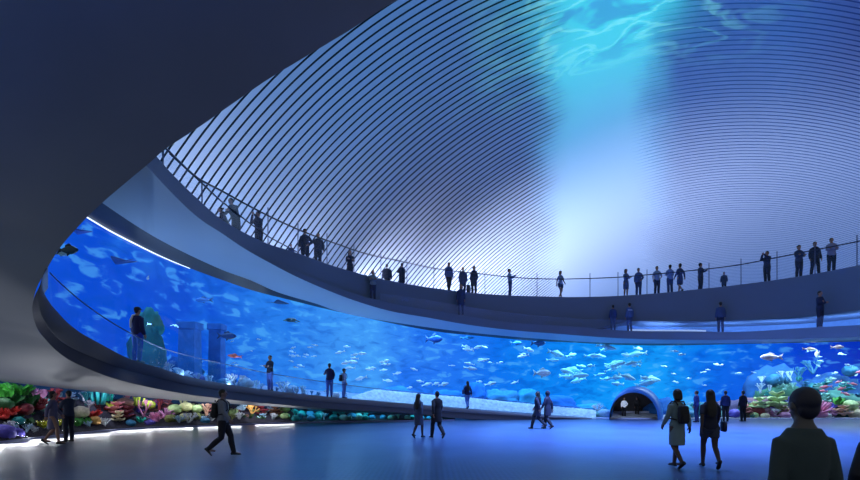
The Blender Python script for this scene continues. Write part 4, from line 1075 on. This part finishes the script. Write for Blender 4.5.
# --- on the middle ring
def mid_(px, ytop, label, yaw, pose, top, bottom, hair='short', **k):
    D = Dmid(px)+.42; z = EYE+(HY-interp(L_tab, px))/F*Dmid(px)+.0
    H = EYE+(392-ytop)/F*D-z; H = max(1.45, min(1.8, H))
    return person(label, PZ(px, D, z), H, R(yaw), pose, top, bottom, hair, **k)
mid_(373, 270, 'person with pale shawl and dark hair in front of the gallery fascia at left', 190, 'folded', ((110, 135, 160), 'jacket'), ((50, 62, 95), TR), 'bob')
mid_(461, 283, 'person in long blue coat on the middle ring below the suitcase traveller', 170, 'stand', ((40, 60, 108), 'coat'), ((36, 52, 95), TR), 'bob')
mid_(613, 305, 'left person of the pair on the middle ring, plain dark blue jacket', 0, 'stand', ((38, 60, 110), 'jacket'), ((60, 80, 125), TR), 'short')
w = mid_(629.5, 303, 'right person of the pair on the middle ring, blue jacket with pale band', 10, 'stand', ((66, 90, 140), 'jacket'), ((60, 80, 125), TR), 'short')
b_ = MB(); b_.stack([(1.25, .185, .135, 0, .003), (1.31, .19, .138, 0, .003)], 20); b_.build('pale_band', mat('pale_cloth', (170, 190, 220), .8), w)
mid_(720.5, 302, 'lone person in blue-grey jacket on the middle ring left of the bright slot', -20, 'stand', ((48, 66, 108), 'jacket'), ((22, 34, 66), TR), 'short')
mid_(820, 291, 'lone person in dark coat on the middle ring at far right, arms folded', 200, 'folded', ((20, 34, 70), 'jacket'), ((14, 24, 56), TR), 'short')
# --- on the ramp
def rp(px, hpx, label, yaw, pose, top, bottom, hair='short', H=1.72, **k):
    D = min(max(H*F/hpx, DR(px)+.45), DG(px)-.45)
    return person(label, PZ(px, D, ZR(px)-.02), H, R(yaw), pose, top, bottom, hair, near=True, **k)
w = rp(137.5, 56, 'man in navy jacket and cap with a white scarf, highest on the ramp', -20, 'stand', ((20, 30, 90), 'jacket'), ((30, 60, 190), TR), 'cap', haircol=(30, 14, 20))
s_ = MB(); s_.tube([(-.07, .02, 1.5), (-.09, -.09, 1.45), (-.11, -.145, 1.3), (-.12, -.14, 1.1)], [.03, .035, .035, .03], 8)
acc('scarf', 'long white scarf hanging down the back of the man on the ramp', 'scarf', w, [('cloth', s_, mat('white_cloth', (235, 235, 245), .8))])
b_ = MB(); b_.stack([(.99, .165, .125, 0, 0), (1.02, .163, .123, 0, 0)], 20); b_.build('hem', mat('pale_cloth', (170, 190, 220), .8), w)
rp(270, 35, 'person in black top and blue jeans on the ramp with arms folded', 150, 'folded', ((14, 18, 44), 'jacket'), ((60, 100, 180), TR), 'short')
w = rp(329.5, 34, 'man in navy jacket and jeans on the ramp, hand pointing left', 10, 'point', ((16, 22, 70), 'jacket'), ((50, 90, 180), TR), 'short')
w = rp(344, 30, 'shorter person in white cap and dark vest on the ramp beside the pointing man', -60, 'stand', ((150, 175, 220), 'shirt'), ((90, 130, 200), TR), 'cap', H=1.55)
backpack(w, 'dark backpack on the shorter ramp watcher in the white cap', (26, 28, 50))
w = rp(467.5, 28, 'woman in dark blue jacket low on the ramp, carrying a big shoulder bag', 20, 'walk2', ((14, 24, 80), 'jacket'), ((90, 130, 200), TR), 'long', H=1.65)
handbag(w, 'big navy shoulder bag of the woman low on the ramp', -1, 1.15, (14, 26, 84))
# --- on the floor
def fp2(px, yf, label, yaw, pose, top, bottom, hair='short', H=1.70, **k):
    D = EYE*F/(yf-392)
    return person(label, PZ(px, D, 0), H, R(yaw), pose, top, bottom, hair, near=True, **k)
fp2(53, 444.5, 'woman in long grey-violet dress by the coral tank, walking beside the taller man', -70, 'walk2', ((92, 88, 120), 'dress'), (DK, 'dress'), 'bob', H=1.66)
fp2(68.5, 441.7, 'tall man in dark blue-grey clothes by the coral tank, looking at his phone', 70, 'phone', ((38, 48, 74), 'jacket'), ((22, 28, 50), TR), 'short', H=1.68)
w = fp2(223, 456, 'backpacker striding across the floor at left in grey shirt and black trousers', -80, 'walk', ((112, 118, 134), 'shirt'), ((16, 18, 34), TR), 'short', H=1.70, skin=(120, 100, 100))
backpack(w, 'black backpack worn by the striding person at left')
fp2(418.5, 438, 'long-haired woman in short slate dress walking next to the tall figure in black', -30, 'walk2', ((58, 72, 96), 'dress'), (DK, 'dress'), 'long', H=1.58, skin=(60, 48, 50))
fp2(437, 438.5, 'tall person in long black coat walking in mid hall', 30, 'walk', ((10, 12, 26), 'coat'), ((10, 12, 24), TR), 'short', H=1.66)
fp2(537.5, 429, 'woman in navy coat, left of the pair walking away right of centre', 60, 'walk', ((14, 20, 50), 'coat'), ((14, 18, 34), TR), 'long', H=1.66)
w = fp2(547.5, 429, 'hooded person in dark coat, right of the pair walking right of centre', 50, 'walk2', ((16, 24, 50), 'coat'), ((14, 18, 34), TR), 'hood', H=1.68)
handbag(w, 'pale shoulder bag of the hooded person walking right of centre', 1, .95, (150, 155, 165))
w = fp2(677, 468, 'woman in long sage grey dress with bob haircut walking away from the camera', 12, 'walk2', ((108, 132, 140), 'dress'), (DK, 'dress'), 'bob', H=1.69, skin=(70, 52, 50))
backpack(w, 'black backpack on the woman in the sage grey dress')
w = fp2(710, 468.5, 'woman with waist-length black hair, dark top and shorts walking away', -12, 'walk', ((24, 30, 54), 'tee'), ((50, 58, 76), 'shorts'), 'long', H=1.68, skin=(60, 46, 46))
handbag(w, 'dark handbag at the right side of the woman with waist-length hair', 1, 1.02, (18, 24, 60), 0, (.045, .12, .11))
fp2(696.5, 422, 'man in blue suit standing between the two walking women near the window', 40, 'stand', ((20, 44, 110), 'jacket'), ((16, 30, 80), TR), 'short', H=1.7)
fp2(725.5, 421.5, 'left of two men in dark suits watching the reef, blue jacket', -10, 'stand', ((18, 38, 96), 'jacket'), ((10, 14, 24), TR), 'short', H=1.7)
fp2(743, 421.3, 'right of two men in dark suits watching the reef, black jacket', 8, 'stand', ((20, 26, 54), 'jacket'), ((10, 14, 26), TR), 'short', H=1.7)
person('small person in bright white top standing inside the dark tunnel', PZ(624, 32.3, 0), 1.28, R(180), 'hip', ((235, 240, 255), 'shirt'), ((12, 16, 34), TR), 'short')
person('dim dark figure deeper in the tunnel right of the person in white', PZ(637, 33.1, 0), 1.3, R(180), 'stand', ((18, 20, 30), 'jacket'), ((14, 16, 24), TR), 'short')
person('large foreground man seen from behind in dark green sweater, cropped at chest', PZ(803.5, 3.22, 0), 1.655, 0, 'stand', ((46, 62, 66), 'shirt'), (DK, TR), 'short', near=True, skin=(74, 72, 74), haircol=(14, 18, 44), wide=.9)
person('sliver of a dark-clothed person cut off by the bottom right picture corner', PZ(886, 3.55, 0), 1.58, R(10), 'hip', ((14, 18, 34), 'jacket'), (DK, TR), 'short', near=True)

# ------------------------------------------------------------------ lights
def area(loc, target, energy, color, sx, sy):
    l = bpy.data.lights.new('area', 'AREA'); l.energy = energy; l.color = srgb(color)[:3]; l.shape = 'RECTANGLE'; l.size = sx; l.size_y = sy
    o = bpy.data.objects.new('area_light', l); COL.objects.link(o); o.location = loc
    d = Vector(target)-Vector(loc); o.rotation_euler = d.to_track_quat('-Z', 'Y').to_euler(); return o
LAV = (222, 230, 248)
# cove lights on the gallery, washing the foot of the vault
for px, D, e in ((300, 27, 1500), (400, 33, 3500), (490, 37, 6000), (570, 38, 6000), (650, 38, 5000), (740, 37, 4000), (840, 33, 3500), (960, 31, 2500)):
    p = PZ(px, D, 7.7); area(p, (p.x+(px-600)*.01, p.y+16, 11.0), e*.24, LAV, 6, .4)
area(PZ(230, 21.5, 7.6), PZ(150, 26, 16), 400, LAV, 4, .4)
# aquarium lamps over the water
for px in (90, 150, 215, 290, 360, 430, 510, 590):
    D = DG(px)+1.2; p = P(px, interp(G_tab, px)-8, D); area(p, (p.x, p.y, 0), 130 if px < 300 else 420, (120, 185, 255), 3, 1)
for px in (670, 730, 790, 850, 910):
    D = 31.4; p = PZ(px, D, 5.2); area(p, (p.x, p.y+1, 0), 330, (190, 225, 255), 3, 1)
# coral tank lamps
for px in (-30, 15, 60, 110, 160, 210, 260, 310, 370, 425):
    D = DF(px)+.5; z = ZT(px)+.12; p = PZ(px, D, z); area(p, (p.x, p.y+.7, 0), 19 if px < 290 else 12, (235, 240, 255) if px < 290 else (110, 210, 240), 1.8, .35)
# blue lamps added along the ramp, standing in for aquarium glow on the soffit
for px, e in ((95, 60), (125, 90), (160, 110), (200, 130), (245, 130), (290, 120), (340, 90), (400, 70)):
    D = DG(px)-.35; area(PZ(px, D, ZR(px)+.05), PZ(px+8, D-2.5, 9), e*.58, (165, 200, 240), 2, .25)
# area lamp added high over the hall to brighten the floor
area((9, 18, 17), (9, 19.5, 0), 6000, (122, 156, 240), 9, 5).data.spread = 1.1
# lights inside the slot of the middle ring
for px in (660, 720, 780, 840, 900):
    area(PZ(px, DA(px)+.9, EYE+(HY-interp(L_tab, px))/F*Dmid(px)+.06), PZ(px, DA(px)+3, 8), 60, (140, 190, 255), 2.4, .15)
# lamps added at the foot of the coral window to brighten the sloping wall
for px in (-40, 0, 40, 80, 125, 170, 220, 275):
    area(PZ(px, DF(px)-.3, .09), PZ(px, DF(px)-3.6, 4), 15, (235, 238, 245), 1.9, .05)
# unseen lamps added left of the picture to brighten the big sloping wall
area((-9.5, 6.5, .1), (-9.5, 8.0, 8), 34, (165, 195, 235), 3, .4)
area((-13.5, 11.0, .1), (-11.5, 10.5, 8), 50, (215, 222, 235), 3, .4)
# lamp added inside the tunnel to lift its back wall
area(PZ(632, 30.6, 1.5), PZ(634, 34, .9), 26, (220, 230, 255), .5, .3)

w = bpy.data.worlds.new('World'); SC.world = w; w.use_nodes = True
w.node_tree.nodes['Background'].inputs[0].default_value = srgb((140, 146, 150)); w.node_tree.nodes['Background'].inputs[1].default_value = .78

cam = bpy.data.cameras.new('Camera'); co = bpy.data.objects.new('Camera', cam); COL.objects.link(co)
co.location = (0, 0, EYE); co.rotation_euler = (pi/2, 0, 0)
cam.sensor_width = 36; cam.lens = F/860*36; cam.shift_y = (HY-240)/860; cam.clip_end = 300
SC.camera = co
SC.view_settings.view_transform = 'Standard'; SC.view_settings.look = 'None'; SC.view_settings.gamma = 1; SC.view_settings.exposure = 0
SC.view_settings.use_curve_mapping = False
